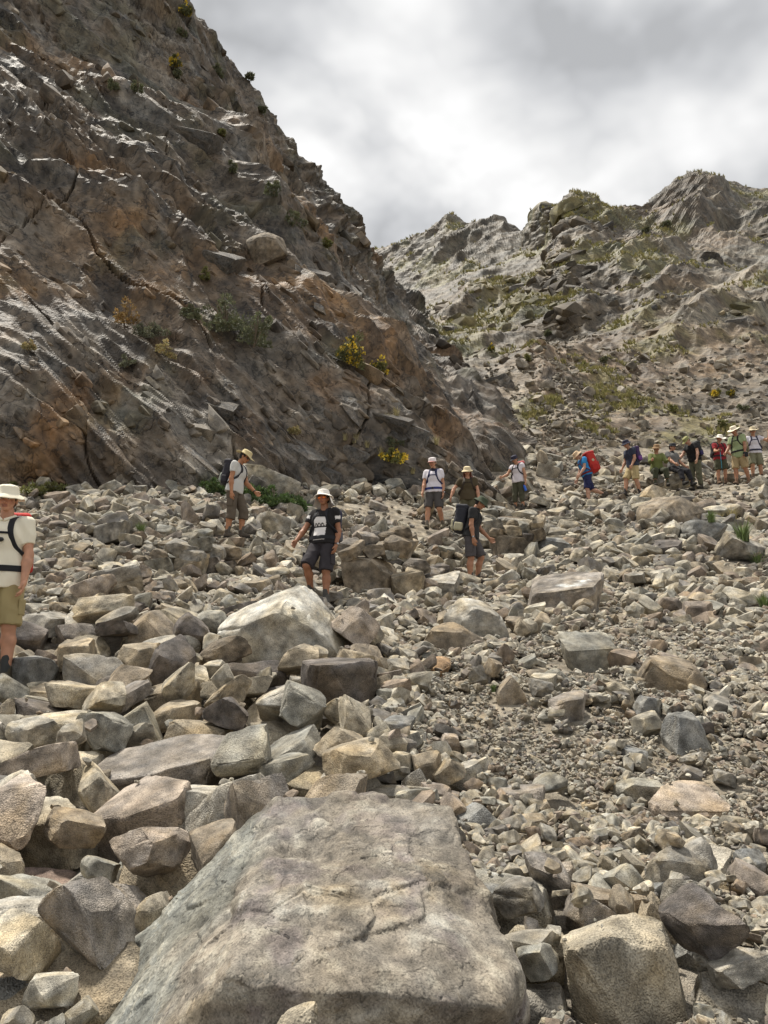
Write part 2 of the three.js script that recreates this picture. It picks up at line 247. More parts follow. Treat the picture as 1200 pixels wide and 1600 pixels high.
const tps = (() => {
  const n = anchors.length, N = n + 3, M = [];
  const K = (r2) => r2 < 1e-9 ? 0 : 0.5 * r2 * Math.log(r2);
  for (let i = 0; i < N; i++) M.push(new Float64Array(N + 1));
  for (let i = 0; i < n; i++) { const [x, y, z] = anchors[i]; for (let j = 0; j < n; j++) { const dx = x - anchors[j][0], dy = y - anchors[j][1]; M[i][j] = K(dx * dx + dy * dy); } M[i][i] += 0.35; M[i][n] = M[n][i] = 1; M[i][n + 1] = M[n + 1][i] = x; M[i][n + 2] = M[n + 2][i] = y; M[i][N] = z; }
  for (let c = 0; c < N; c++) { let p = c; for (let r = c + 1; r < N; r++) if (Math.abs(M[r][c]) > Math.abs(M[p][c])) p = r; [M[c], M[p]] = [M[p], M[c]]; for (let r = 0; r < N; r++) if (r !== c) { const f = M[r][c] / M[c][c]; if (f) for (let k = c; k <= N; k++) M[r][k] -= f * M[c][k]; } }
  const w = M.map((r, i) => r[N] / r[i]);
  return (x, y) => { let s = w[n] + w[n + 1] * x + w[n + 2] * y; for (let i = 0; i < n; i++) { const dx = x - anchors[i][0], dy = y - anchors[i][1]; s += w[i] * K(dx * dx + dy * dy); } return s; };
})();
// table of the smooth surface for quick lookups
const GX0 = -24, GD0 = -16, GN = 0.25, GNX = 208, GND = 216, gt = new Float32Array(GNX * GND);
for (let j = 0; j < GND; j++) for (let i = 0; i < GNX; i++) gt[j * GNX + i] = tps(GX0 + i * GN, GD0 + j * GN);
function smoothH(x, d) {
  const cx = Math.min(GX0 + (GNX - 2) * GN, Math.max(GX0, x)), cd = Math.min(GD0 + (GND - 2) * GN, Math.max(GD0, d));
  const u = (cx - GX0) / GN, v = (cd - GD0) / GN, i = Math.min(GNX - 2, Math.floor(u)), j = Math.min(GND - 2, Math.floor(v)), a = u - i, b = v - j;
  const h = lerp(lerp(gt[j * GNX + i], gt[j * GNX + i + 1], a), lerp(gt[(j + 1) * GNX + i], gt[(j + 1) * GNX + i + 1], a), b);
  return h + (d < cd ? (d - cd) * 0.22 : (d - cd) * 0.05);
}
function groundH(x, d) { return smoothH(x, d) + 0.13 * fbm(x * 0.7, 2.2, d * 0.7, 3, 300) + 0.05 * fbm(x * 2.6, 5.5, d * 2.6, 3, 310); }
function hit(px, py) { // where a line of sight meets the slope
  const r = dirOf(px, py); let p = 1.2;
  for (let d = 1.5; d < 40; d += 0.04) { const k = d / -r.z; if (EYE + r.y * k < smoothH(r.x * k, d)) return V3(r.x * k, smoothH(r.x * k, d), -d); p = d; }
  return at(px, py, 30);
}
// bare earth and grit show through in patches
const dirtSpots = [[810, 1150, 0.75], [860, 1190, 0.55], [1110, 1195, 0.9], [1190, 1240, 0.6], [870, 1060, 0.5], [640, 820, 1.2], [560, 800, 1.0], [780, 745, 1.2], [1150, 770, 1.6], [980, 960, 0.7]].map(a => { const p = hit(a[0], a[1]); return [p.x, -p.z, a[2]]; });
const dirt = (x, d) => { const n = fbm(x * 1.6 + 3.1, 8.8, d * 1.4, 3, 340); let g = sst(0.12, 0.34, fbm(x * 0.55 + 3.1, 8.8, d * 0.42, 3, 340)) * sst(-1, 2.5, x); for (const s of dirtSpots) { const r = Math.hypot(x - s[0], (d - s[1]) * 0.75) / s[2]; if (r < 2) g = Math.max(g, sst(1.25, 0.6, r + n)); } return g; };
{
  const nx = 260, nd = 340, pos = [], col = [], uv = [], idx = [];
  const fx = t => Math.sinh(t * 4.2) / Math.sinh(4.2) * 420, fd = t => 8 + Math.sinh(t * 3.9) / Math.sinh(3.9) * 420;
  for (let j = 0; j <= nd; j++) for (let i = 0; i <= nx; i++) {
    const x = fx(i / nx * 2 - 1), d = Math.min(60, fd(j / nd * 2 - 1));
    let h = groundH(x, d);
    const near = Math.hypot(x, d - 10) < 28;
    if (near) h += 0.018 * fbm(x * 14, 1, d * 14, 3, 320);
    pos.push(x, h - 0.03, -d - (d >= 60 ? (fd(j / nd * 2 - 1) - 60) * 0.2 : 0)); uv.push(x, d);
    const m = 0.9 + 0.5 * fbm(x * 3, 3, d * 3, 3, 350), g = dirt(x, d);
    col.push(lerp(0.38, 0.5, g) * m, lerp(0.33, 0.43, g) * m, lerp(0.26, 0.325, g) * m);
  }
  for (let j = 0; j < nd; j++) for (let i = 0; i < nx; i++) { const a = j * (nx + 1) + i, b = a + 1, c = a + nx + 1, e = c + 1; idx.push(a, b, e, a, e, c); }
  const g = new THREE.BufferGeometry();
  g.setAttribute('position', new THREE.Float32BufferAttribute(pos, 3)); g.setAttribute('color', new THREE.Float32BufferAttribute(col, 3)); g.setAttribute('uv', new THREE.Float32BufferAttribute(uv, 2));
  g.setIndex(idx); g.computeVertexNormals();
  const gm = grainMap.clone(), gb = grainBump.clone(); gm.repeat.set(1.6, 1.6); gb.repeat.set(2.2, 2.2); gm.needsUpdate = gb.needsUpdate = true;
  const m = mesh('ground', g, new THREE.MeshStandardMaterial({ vertexColors: true, map: gm, bumpMap: gb, bumpScale: 0.03, roughness: 1 })); scene.add(m);
  m.userData = { kind: 'structure', label: 'gritty brown earth of the scree slope' };
}
// ---------------------------------------------------------------- the rock walls: curved sheets through surveyed points, broken into blocks
function cr(a, b, c, d, t) { return 0.5 * ((2 * b) + (-a + c) * t + (2 * a - 5 * b + 4 * c - d) * t * t + (-a + 3 * b - 3 * c + d) * t * t * t); }
function rockSheet(cols, nu, nv, disp, colour) {
  const P = cols.map(c => c.map(a => a.isVector3 ? a : at(...a)));
  for (const c of P) { // buried foot and the far side of the crest
    const b = c[0], t = c[c.length - 1];
    c.unshift(V3(b.x, b.y - 3, b.z + 0.6)); c.push(V3(t.x - 1, t.y - 3, t.z - 9), V3(t.x - 4, t.y - 25, t.z - 22));
  }
  const NC = P.length, NR = P[0].length, n = (nu + 1) * (nv + 1);
  const base = new Float32Array(n * 3), uvs = new Float32Array(n * 2);
  const cl = (i, m) => Math.min(m - 1, Math.max(0, i));
  const row = [V3(), V3(), V3(), V3()];
  for (let j = 0; j <= nv; j++) for (let i = 0; i <= nu; i++) {
    const u = i / nu * (NC - 1), v = j / nv * (NR - 1), iu = Math.min(NC - 2, Math.floor(u)), iv = Math.min(NR - 2, Math.floor(v)), a = u - iu, b = v - iv;
    for (let k = 0; k < 4; k++) { const c = cl(iu - 1 + k, NC), q = [P[c][cl(iv - 1, NR)], P[c][iv], P[c][iv + 1], P[c][cl(iv + 2, NR)]]; row[k].set(cr(q[0].x, q[1].x, q[2].x, q[3].x, b), cr(q[0].y, q[1].y, q[2].y, q[3].y, b), cr(q[0].z, q[1].z, q[2].z, q[3].z, b)); }
    const o = (j * (nu + 1) + i) * 3;
    base[o] = cr(row[0].x, row[1].x, row[2].x, row[3].x, a); base[o + 1] = cr(row[0].y, row[1].y, row[2].y, row[3].y, a); base[o + 2] = cr(row[0].z, row[1].z, row[2].z, row[3].z, a);
  }
  const idx = new Uint32Array(nu * nv * 6); let q = 0;
  for (let j = 0; j < nv; j++) for (let i = 0; i < nu; i++) { const a = j * (nu + 1) + i, b = a + 1, c = a + nu + 1, e = c + 1; idx[q++] = a; idx[q++] = b; idx[q++] = e; idx[q++] = a; idx[q++] = e; idx[q++] = c; }
  const g = new THREE.BufferGeometry(); g.setAttribute('position', new THREE.BufferAttribute(base, 3)); g.setIndex(new THREE.BufferAttribute(idx, 1)); g.computeVertexNormals();
  const nor = g.attributes.normal.array, pos = new Float32Array(n * 3), col = new Float32Array(n * 3), c3 = [0, 0, 0];
  for (let k = 0; k < n; k++) {
    const x = base[k * 3], y = base[k * 3 + 1], z = base[k * 3 + 2], nx = nor[k * 3], ny = nor[k * 3 + 1], nz = nor[k * 3 + 2];
    const dd = disp(x, y, z);
    pos[k * 3] = x + nx * dd.d + dd.x; pos[k * 3 + 1] = y + ny * dd.d + dd.y; pos[k * 3 + 2] = z + nz * dd.d + dd.z;
    colour(x, y, z, dd, c3); col[k * 3] = c3[0]; col[k * 3 + 1] = c3[1]; col[k * 3 + 2] = c3[2];
    uvs[k * 2] = (x * 0.9 - z * 0.7) / 5; uvs[k * 2 + 1] = (y * 1.0 - z * 0.45) / 5;
  }
  g.setAttribute('position', new THREE.BufferAttribute(pos, 3)); g.setAttribute('color', new THREE.BufferAttribute(col, 3)); g.setAttribute('uv', new THREE.BufferAttribute(uvs, 2)); g.computeVertexNormals();
  g.userData = { nu, nv };
  return g;
}
const DD = { d: 0, x: 0, y: 0, z: 0, t1: 0, t2: 0, t3: 0, crack: 0 };
// one generation of fracture blocks: each cell is a tilted facet standing in or out, with open joints between
function facet(h, dx, dy) {
  const r0 = ((h >>> 3) & 255) / 127.5 - 1, r1 = ((h >>> 11) & 255) / 127.5 - 1, r2 = ((h >>> 19) & 255) / 127.5 - 1;
  return r0 * 0.42 - (dx * (r1 * 0.7 + 0.3) + dy * r2 * 0.7);
}
function blocks(x, y, z, L, F, seed, soft) {
  // F: frame with a = across the bedding, b = down the dip, c = into the hill; cells thin across the bedding
  const a = (x * F[0] + y * F[1] + z * F[2]) / (L * F[9]), b = (x * F[3] + y * F[4] + z * F[5]) / (L * F[10]), c = (x * F[6] + y * F[7] + z * F[8]) / (L * 1.6);
  const w = worley(a, b, c, seed), v1 = facet(w.id, w.dx, w.dy), v2 = facet(w.id2, w.dx2, w.dy2), t = 0.5 * sst(soft, 0, w.f2 - w.f1);
  return v1 + (v2 - v1) * t;
}
// fracture faces: the lowest of many tilted break surfaces, so that they meet in sharp edges
const FR = { id: 0 };
function fract(x, y, z, L, F, seed, k = 0.75) {
  const a = (x * F[0] + y * F[1] + z * F[2]) / (L * F[9]), b = (x * F[3] + y * F[4] + z * F[5]) / (L * F[10]), c = (x * F[6] + y * F[7] + z * F[8]) / (L * 1.3);
  const ai = Math.floor(a), bi = Math.floor(b), ci = Math.floor(c); let best = 9;
  for (let q = -1; q <= 1; q++) for (let j = -1; j <= 1; j++) for (let i = -1; i <= 1; i++) {
    const h = hsh(ai + i, bi + j, ci + q, seed), da = a - ai - i - (h & 255) / 255, db = b - bi - j - ((h >>> 8) & 255) / 255, dc = c - ci - q - ((h >>> 16) & 255) / 255;
    const g = hsh(ai + i, bi + j, ci + q, seed + 900), v = ((g & 255) / 255) * 0.3 + (((g >>> 8) & 255) / 127.5 - 1.25) * 0.5 * da + (((g >>> 16) & 255) / 127.5 - 1) * 0.5 * db + k * (da * da + db * db + dc * dc);
    if (v < best) { best = v; FR.id = h; }
  }
  return best - 0.12;
}
function frame(n, dip, ra, rb) { const N = V3(...n).normalize(), D = V3(...dip); D.addScaledVector(N, -D.dot(N)).normalize(); const I = N.clone().cross(D); return [N.x, N.y, N.z, D.x, D.y, D.z, I.x, I.y, I.z, ra, rb]; }
const FA = frame([0.62, 0.72, 0.32], [0.75, -0.65, 0], 0.5, 2.6), FA2 = frame([0.9, 0.3, 0.3], [0.2, -1, 0.1], 0.8, 1.5);
const tooth = s => { const f = s - Math.floor(s); return f < 0.8 ? f / 0.8 : (1 - f) / 0.2; };
const mixc = (o, c, t) => { o[0] = lerp(o[0], c[0], t); o[1] = lerp(o[1], c[1], t); o[2] = lerp(o[2], c[2], t); };
const cliffMat = new THREE.MeshStandardMaterial({ vertexColors: true, map: cliffMap, bumpMap: cliffBump, bumpScale: 0.06, roughness: 0.68, flatShading: true });
const cliffA = (() => {
  const cols = [
    [[-420, 900, 13.5], [-420, 690, 14.4], [-410, 500, 16.4], [-390, 300, 19.5], [-350, 50, 24.5], [-300, -250, 31], [-240, -600, 39]],
    [[-200, 860, 15], [-200, 690, 15.6], [-195, 520, 17.2], [-180, 330, 20], [-150, 110, 25], [-110, -150, 31.5], [-60, -450, 39]],
    [[0, 830, 16.2], [0, 690, 16.4], [0, 540, 17.7], [10, 370, 20.2], [30, 180, 24.8], [55, -50, 31], [90, -310, 38]],
    [[150, 830, 16.9], [150, 700, 17.1], [150, 560, 18.4], [158, 400, 21], [172, 215, 25.5], [188, 30, 31.5], [200, -170, 37.5]],
    [[300, 830, 17.6], [300, 710, 17.9], [300, 580, 19.2], [300, 440, 21.9], [300, 300, 26], [300, 150, 31.5], [302, -2, 38]],
    [[440, 830, 18.6], [434, 715, 19], [427, 605, 20.3], [420, 495, 22.8], [415, 375, 27.5], [416, 262, 34], [422, 142, 43]],
    [[550, 830, 20], [546, 725, 20.6], [537, 630, 22], [527, 545, 24.6], [520, 455, 29.6], [516, 362, 38], [514, 262, 50]],
    [[640, 820, 21.6], [640, 720, 22.6], [631, 640, 24.5], [617, 572, 27.6], [602, 505, 33], [592, 452, 42], [580, 378, 56]],
    [[722, 800, 23.6], [716, 722, 24.6], [706, 662, 26.6], [690, 605, 30], [670, 550, 36], [640, 492, 45], [604, 425, 58]],
    [[796, 760, 26.4], [790, 705, 27.4], [780, 665, 29.4], [760, 622, 33], [728, 572, 39], [690, 522, 47], [636, 458, 59]],
    [[806, 770, 33], [802, 715, 35], [794, 675, 38], [772, 632, 43], [740, 580, 50], [700, 530, 58], [640, 462, 68]],
  ];
  const disp = (x, y, z) => {
    const far = sst(20, 60, -z), wx = 0.6 * vn(x * 0.13, y * 0.13, z * 0.13, 400), wy = 0.6 * vn(x * 0.13, y * 0.13, z * 0.13, 410);
    const X = x + wx * 2, Y = y + wy * 2, Z = z;
    const rough = 0.5 + 0.7 * sst(-0.25, 0.3, fbm(x * 0.16, y * 0.16, z * 0.16, 3, 420));
    const b0 = fract(X, Y, Z, 7, FA2, 1); const b1 = fract(X, Y, Z, 3, FA, 2); const i1 = FR.id; const b2 = fract(X, Y, Z, 1.25, FA, 3), i2 = FR.id; const b3 = fract(X, Y, Z, 0.5, FA, 4), b4 = fract(X, Y, Z, 0.26, FA, 5);
    const rid = 1 - Math.abs(fbm(x * 0.11, y * 0.09, z * 0.11, 2, 430)) * 3.2;
    // bedding ledges
    const s = (x * FA[0] + y * FA[1] + z * FA[2]) * 0.62 + wx * 1.3, saw = tooth(s), s2 = s * 3.1 + wy * 2, saw2 = tooth(s2);
    DD.t1 = b0; DD.t2 = ((i1 >>> 9) & 255) / 255 - 0.5; DD.t3 = ((i2 >>> 9) & 255) / 255 - 0.5; DD.rough = rough;
    const s3 = s * 0.83 + 0.35 * vn(x * 0.4, y * 0.4, z * 0.4, 401), e3 = Math.abs(s3 - Math.round(s3)), s4 = (x * FA2[0] + y * FA2[1] + z * FA2[2]) * 0.45 + 0.3 * vn(x * 0.3, y * 0.3, z * 0.3, 402), e4 = Math.abs(s4 - Math.round(s4)); // open joints
    const joint = sst(0.02, 0, e3) * sst(-0.1, 0.25, vn(x * 0.25, y * 0.25, z * 0.25, 403)) + 0.8 * sst(0.016, 0, e4) * sst(0.1, 0.4, vn(x * 0.3, y * 0.3, z * 0.3, 404));
    DD.d = -0.3 * joint + 1.5 * b0 + 1.35 * b1 * rough + 0.95 * b2 * rough + 0.46 * b3 * rough + (0.16 + 0.06 * far) * b4 - 0.3 - 1.3 * sst(28, 45, -z) + 0.7 * (rid - 0.5) + 0.55 * (saw - 0.5) * sst(-0.3, 0.1, wx + wy) + 0.2 * (saw2 - 0.5) * rough + 0.06 * fbm(x * 2.3, y * 2.3, z * 2.3, 4, 440);
    DD.d *= lerp(1, 0.55, sst(20.5, 16, -z)) * lerp(1, 1.35, far);
    return DD;
  };
  const colour = (x, y, z, D, c) => {
    c[0] = 0.30; c[1] = 0.25; c[2] = 0.198;                       // brown grey
    const m = fbm(x * 0.22, y * 0.22, z * 0.22, 4, 450), m2 = fbm(x * 0.6 + 4, y * 0.25, z * 0.6, 4, 460), m3 = fbm(x * 1.7, y * 1.7, z * 1.7, 3, 470);
    mixc(c, [0.37, 0.34, 0.30], sst(0.0, 0.5, D.t2 * 0.7 + m3 + 0.1));  // pale grey faces
    mixc(c, [0.37, 0.235, 0.12], sst(0.06, 0.36, m + 0.22 * sst(24, 4, y) - 0.12 * sst(16, 30, y)) * (0.55 + 0.45 * sst(-0.3, 0.3, m2))); // ochre
    mixc(c, [0.44, 0.26, 0.125], sst(0.02, 0.32, m2) * sst(16, 7, y) * 0.8);
    mixc(c, [0.115, 0.10, 0.088], sst(0.05, 0.34, fbm(x * 0.9, y * 0.16, z * 0.9, 4, 480)) * 0.75);   // dark varnish running down the face
    mixc(c, [0.17, 0.17, 0.10], sst(0.16, 0.36, fbm(x * 0.5, y * 0.5, z * 0.5, 4, 490) + 0.12 * sst(10, 30, y)) * 0.5); // lichen and thin turf
    const k = 0.84 + 0.26 * D.t3 + 0.16 * D.t2 + 0.4 * m3 + 0.6 * fbm(x * 6, y * 6, z * 6, 3, 475);
    c[0] *= k * 0.84; c[1] *= k * 0.81; c[2] *= k * 0.755;
  };
  const g = rockSheet(cols, 610, 570, disp, colour);
  const m = mesh('cliff', g, cliffMat); scene.add(m);
  m.userData = { kind: 'structure', label: 'steep brown and grey rock cliff rising at the left' };
  return m;
})();
const mountainB = (() => {
  const cols = [
    [[640, 740, 46], [610, 640, 58], [590, 580, 70], [570, 520, 86], [550, 470, 104], [530, 425, 122], [500, 395, 140]],
    [[700, 735, 36], [664, 630, 46], [634, 566, 59], [612, 506, 76], [594, 456, 96], [584, 420, 116], [600, 386, 130]],
    [[778, 735, 31], [750, 645, 39], [725, 575, 51], [706, 512, 66], [696, 452, 86], [690, 400, 106], [688, 354, 125]],
    [[830, 745, 29.4], [820, 655, 36], [806, 582, 47], [792, 512, 62], [782, 452, 80], [772, 404, 98], [752, 362, 118]],
    [[872, 755, 28.6], [866, 670, 34], [860, 588, 45], [855, 504, 58], [848, 440, 74], [840, 390, 92], [832, 350, 106]],
    [[900, 760, 28.4], [896, 675, 33.5], [890, 593, 43.5], [884, 505, 55.5], [876, 430, 67], [864, 362, 80], [860, 318, 91]],
    [[930, 765, 28.2], [926, 680, 33], [921, 598, 42], [914, 505, 53], [906, 425, 65], [902, 350, 76], [905, 290, 86]],
    [[1000, 770, 28], [1000, 690, 32], [1000, 606, 41], [1000, 514, 52], [1000, 424, 66], [1002, 355, 80], [1006, 306, 92]],
    [[1100, 775, 28], [1100, 690, 31.6], [1100, 606, 40], [1100, 504, 52], [1100, 412, 68], [1100, 332, 88], [1104, 278, 106]],
    [[1200, 775, 28.2], [1200, 690, 31.4], [1200, 602, 39.4], [1200, 502, 51], [1200, 410, 67], [1200, 335, 88], [1200, 274, 108]],
    [[1330, 775, 28.4], [1330, 690, 31.2], [1330, 600, 38.6], [1330, 500, 50], [1330, 404, 66], [1330, 326, 86], [1330, 262, 107]],
    [[1500, 775, 28.6], [1500, 690, 31], [1500, 600, 38], [1500, 500, 49], [1500, 400, 64], [1500, 320, 84], [1500, 250, 105]],
  ];
  const FB = frame([-0.45, 0.85, 0.3], [0.85, 0.3, 0.1], 0.5, 2.6), FB2 = frame([0.5, 0.8, 0.3], [0.8, -0.5, 0.2], 0.7, 1.3);
  const disp = (x, y, z) => {
    const far = sst(30, 100, -z), wx = 0.5 * vn(x * 0.05, y * 0.05, z * 0.05, 500), wy = 0.5 * vn(x * 0.05, y * 0.05, z * 0.05, 510);
    const X = x + wx * 5, Y = y + wy * 5, Z = z;
    const crag = sst(-0.12, 0.2, fbm(x * 0.045, y * 0.05, z * 0.045, 3, 520) + 0.16 * sst(60, 95, -z)); // crags stand out of grassy ground
    const b0 = fract(X, Y, Z, 15, FB, 11), b1 = fract(X, Y, Z, 6.5, FB, 12), i1 = FR.id, b2 = fract(X, Y, Z, 2.8, FB, 13), i2 = FR.id, b3 = fract(X, Y, Z, 1.25, FB2, 14), b4 = fract(X, Y, Z, 0.6, FB, 15);
    const s = (x * FB[0] + y * FB[1] + z * FB[2]) * 0.34 + wx * 2.2, saw = tooth(s);
    const rid = 1 - Math.abs(fbm(x * 0.035, y * 0.03, z * 0.035, 3, 530)) * 3.2;
    DD.t1 = b0; DD.t2 = ((i1 >>> 9) & 255) / 255 - 0.5; DD.t3 = ((i2 >>> 9) & 255) / 255 - 0.5; DD.crag = crag;
    DD.d = 4.4 * b0 * (0.4 + 0.6 * crag) + 3.2 * b1 * (0.4 + 0.6 * crag) + 1.5 * b2 * (0.6 + 0.4 * crag) + 0.62 * b3 + 0.24 * b4 - 0.9 - 1.3 * far + 2.4 * (rid - 0.5) * far + 0.5 * saw * crag + 0.12 * fbm(x * 0.9, y * 0.9, z * 0.9, 4, 540);
    DD.d *= lerp(0.6, 1, sst(30, 50, -z));
    return DD;
  };
  const colour = (x, y, z, D, c) => {
    const m = fbm(x * 0.09, y * 0.09, z * 0.09, 4, 550), m3 = fbm(x * 0.8, y * 0.8, z * 0.8, 4, 560);
    c[0] = 0.29; c[1] = 0.25; c[2] = 0.205;
    mixc(c, [0.38, 0.35, 0.31], sst(0.0, 0.6, D.t2 + m3 + 0.1));
    mixc(c, [0.30, 0.215, 0.145], sst(0.0, 0.35, m) * 0.7);
    mixc(c, [0.17, 0.165, 0.155], sst(0.05, 0.3, fbm(x * 0.05 + 3, y * 0.05, z * 0.05, 4, 565) + 0.15 * sst(62, 80, -z) * sst(36, 24, Math.abs(x - 24))) * 0.55);
    const k = 0.80 + 0.3 * D.t3 + 0.2 * D.t2 + 0.5 * m3 + 0.5 * fbm(x * 3, y * 3, z * 3, 3, 563);
    c[0] *= k * 0.94; c[1] *= k * 0.88; c[2] *= k * 0.74;
    const turf = sst(0.08, 0.26, fbm(x * 0.16, y * 0.16, z * 0.16, 5, 570) + 0.10 * (1 - D.crag) - 0.08 * D.t2 - 0.1 * sst(75, 105, -z));
    mixc(c, [0.26 + 0.05 * m3, 0.235 + 0.03 * m3, 0.10], turf * 0.7); D.turf = turf;
  };
  const g = rockSheet(cols, 540, 460, disp, colour);
  const m = mesh('mountain', g, cliffMat); scene.add(m);
  m.userData = { kind: 'structure', label: 'rocky mountainside with grassy ledges rising at the right' };
  return m;
})();
// find the rock face seen at a pixel
function faceIndex(m) { const p = m.geometry.attributes.position.array, n = p.length / 3, map = new Map(); for (let i = 0; i < n; i++) { const q = toPx(V3(p[i * 3], p[i * 3 + 1], p[i * 3 + 2])); if (q[2] < 1) continue; const k = Math.round(q[0] / 6) * 4096 + Math.round(q[1] / 6); const o = map.get(k); if (!o || q[2] < o[1]) map.set(k, [i, q[2]]); } return map; }
const idxA = faceIndex(cliffA), idxB = faceIndex(mountainB);
function onRock(px, py, which) {
  const m = which === 'B' ? mountainB : cliffA, mp = which === 'B' ? idxB : idxA; let best = null;
  for (let r = 0; r < 5 && !best; r++) for (let i = -r; i <= r; i++) for (let j = -r; j <= r; j++) { const o = mp.get((Math.round(px / 6) + i) * 4096 + Math.round(py / 6) + j); if (o && (!best || o[1] < best[1])) best = o; }
  if (!best) return null;
  const p = m.geometry.attributes.position, n = m.geometry.attributes.normal, i = best[0];
  return { p: V3(p.getX(i), p.getY(i), p.getZ(i)), n: V3(n.getX(i), n.getY(i), n.getZ(i)), z: best[1] };
}
// ---------------------------------------------------------------- rocks: blocks cut by planes, edges worn, faces chipped
function boxUV(g, k) { // texture in metres, laid on by the side each face looks to
  const p = g.attributes.position, uv = new Float32Array(p.count * 2), a = V3(), b = V3(), c = V3();
  for (let i = 0; i < p.count; i += 3) {
    a.fromBufferAttribute(p, i); b.fromBufferAttribute(p, i + 1); c.fromBufferAttribute(p, i + 2);
    const n = b.clone().sub(a).cross(c.clone().sub(a)), x = Math.abs(n.x), y = Math.abs(n.y), z = Math.abs(n.z);
    [a, b, c].forEach((v, j) => { const u = x > y && x > z ? [v.z, v.y] : y > z ? [v.x, v.z] : [v.x, v.y]; uv[(i + j) * 2] = u[0] * k; uv[(i + j) * 2 + 1] = u[1] * k; });
  }
  g.setAttribute('uv', new THREE.BufferAttribute(uv, 2)); return g;
}
// unit rock (about 1 x 1 x 1); style: block | slab | wedge | round
function rockGeo(seed, detail, style, size = [1, 1, 1], worn = 110) {
  const R = rng(seed * 7919 + 13), planes = [];
  const add = (x, y, z, d) => { const l = Math.hypot(x, y, z); planes.push([x / l, y / l, z / l, d]); };
  const j = a => (R() - 0.5) * a;
  // three sets of joints, each a pair of nearly parallel breaks, then broken corners
  const skew = style === 'slab' ? 0.55 : 0.75;
  for (const [x, y, z] of [[1, 0, 0], [0, 1, 0], [0, 0, 1]]) { const a = x + (x ? 0 : j(skew)), b = y + (y ? 0 : j(skew * 0.8)), c = z + (z ? 0 : j(skew)); add(a, b, c, 0.43 + j(0.06)); add(-a + j(0.35), -b + j(0.35), -c + j(0.35), 0.43 + j(0.06)); }
  const extra = style === 'round' ? 10 : style === 'slab' ? 5 : 6;
  for (let i = 0; i < extra; i++) { const t = R() * 6.28, e = style === 'slab' ? j(0.5) : j(1.6); add(Math.cos(t), e, Math.sin(t), 0.36 + 0.12 * R()); }
  add(j(1.2), 1, j(1.2), 0.36 + 0.06 * R());
  if (style === 'wedge') { add(0.9 + j(0.3), 0.75, j(0.6), 0.2 + 0.06 * R()); add(-0.6 + j(0.3), 0.75, j(0.6), 0.3); add(j(0.6), 0.5, 0.9, 0.3); }
  // corners of the block, its faces, each face cut into small pieces that take the relief
  const vs = [], N = planes.length;
  for (let i = 0; i < N; i++) for (let k = i + 1; k < N; k++) for (let l = k + 1; l < N; l++) {
    const A = planes[i], B = planes[k], D = planes[l], cx = B[1] * D[2] - B[2] * D[1], cy = B[2] * D[0] - B[0] * D[2], cz = B[0] * D[1] - B[1] * D[0], det = A[0] * cx + A[1] * cy + A[2] * cz; if (Math.abs(det) < 1e-4) continue;
    const ex = D[1] * A[2] - D[2] * A[1], ey = D[2] * A[0] - D[0] * A[2], ez = D[0] * A[1] - D[1] * A[0], fx = A[1] * B[2] - A[2] * B[1], fy = A[2] * B[0] - A[0] * B[2], fz = A[0] * B[1] - A[1] * B[0];
    const x = (A[3] * cx + B[3] * ex + D[3] * fx) / det, y = (A[3] * cy + B[3] * ey + D[3] * fy) / det, z = (A[3] * cz + B[3] * ez + D[3] * fz) / det;
    if (planes.every(q => q[0] * x + q[1] * y + q[2] * z <= q[3] + 1e-6) && !vs.some(v => Math.abs(v.x - x) + Math.abs(v.y - y) + Math.abs(v.z - z) < 0.012)) vs.push(V3(x, y, z));
  }
  const hp = new ConvexGeometry(vs).attributes.position, n = detail, cnt = hp.count / 3 * n * n * 3, out = new Float32Array(cnt * 3), col = new Float32Array(cnt * 3), pid = new Uint8Array(cnt), keys = new Array(cnt), m = new Map(), s = seed * 3.7; let o = 0;
  const a = V3(), b = V3(), c = V3();
  const put = (x, y, z, id) => {
    const key = Math.round(x * 2e4) * 4e9 + Math.round(y * 2e4) * 6e4 + Math.round(z * 2e4); let v = m.get(key);
    if (!v) {
      let a1 = 0, a2 = 0, a3 = 0; for (const q of planes) { const t = (q[0] * x + q[1] * y + q[2] * z) / q[3]; if (t > a1) { a3 = a2; a2 = a1; a1 = t; } else if (t > a2) { a3 = a2; a2 = t; } else if (t > a3) a3 = t; }
      const edge = Math.exp(-(1 - a2) * worn * 0.28), corner = Math.exp(-(1 - a3) * worn * 0.2);
      const w = worley(x * 2.6 + s + fbm(x * 3, y * 3, z * 3, 2, 61) * 0.5, y * 2.6, z * 2.6 + s, 77), w0 = ((w.id >>> 8) & 255) / 255, w1 = ((w.id2 >>> 8) & 255) / 255, st = lerp((w0 + w1) / 2, w0, sst(0, 0.06, w.f2 - w.f1));
      const bite = Math.max(0, fbm(x * 5 + s, y * 5, z * 5, 3, 82) + 0.12), fine = fbm(x * 11 + s, y * 11, z * 11, 4, 90);
      const r = 1 + 0.012 * fbm(x * 2.4 + s, y * 2.4, z * 2.4, 2, 80) + 0.045 * (st - 0.5) - 0.012 * edge - 0.16 * edge * bite - 0.05 * corner + 0.03 * fine;
      const f1 = fbm(x * 2 + s, y * 2 + s, z * 2, 4, 95), f2 = fbm(x * 7 + s, y * 7, z * 7 + s, 4, 97);
      const t = sst(0.03, 0.35, f1 - 0.4 * f2), k = 0.95 + 0.5 * f1 + 0.7 * f2 + 0.2 * (st - 0.5); // iron staining
      v = [x * r * size[0], y * r * size[1], z * r * size[2], k, k * lerp(1, 0.94, t), k * lerp(1, 0.82, t)]; m.set(key, v);
    }
    out.set([v[0], v[1], v[2]], o * 3); col.set([v[3], v[4], v[5]], o * 3); pid[o] = id; keys[o] = key * 32 + id; o++;
  };
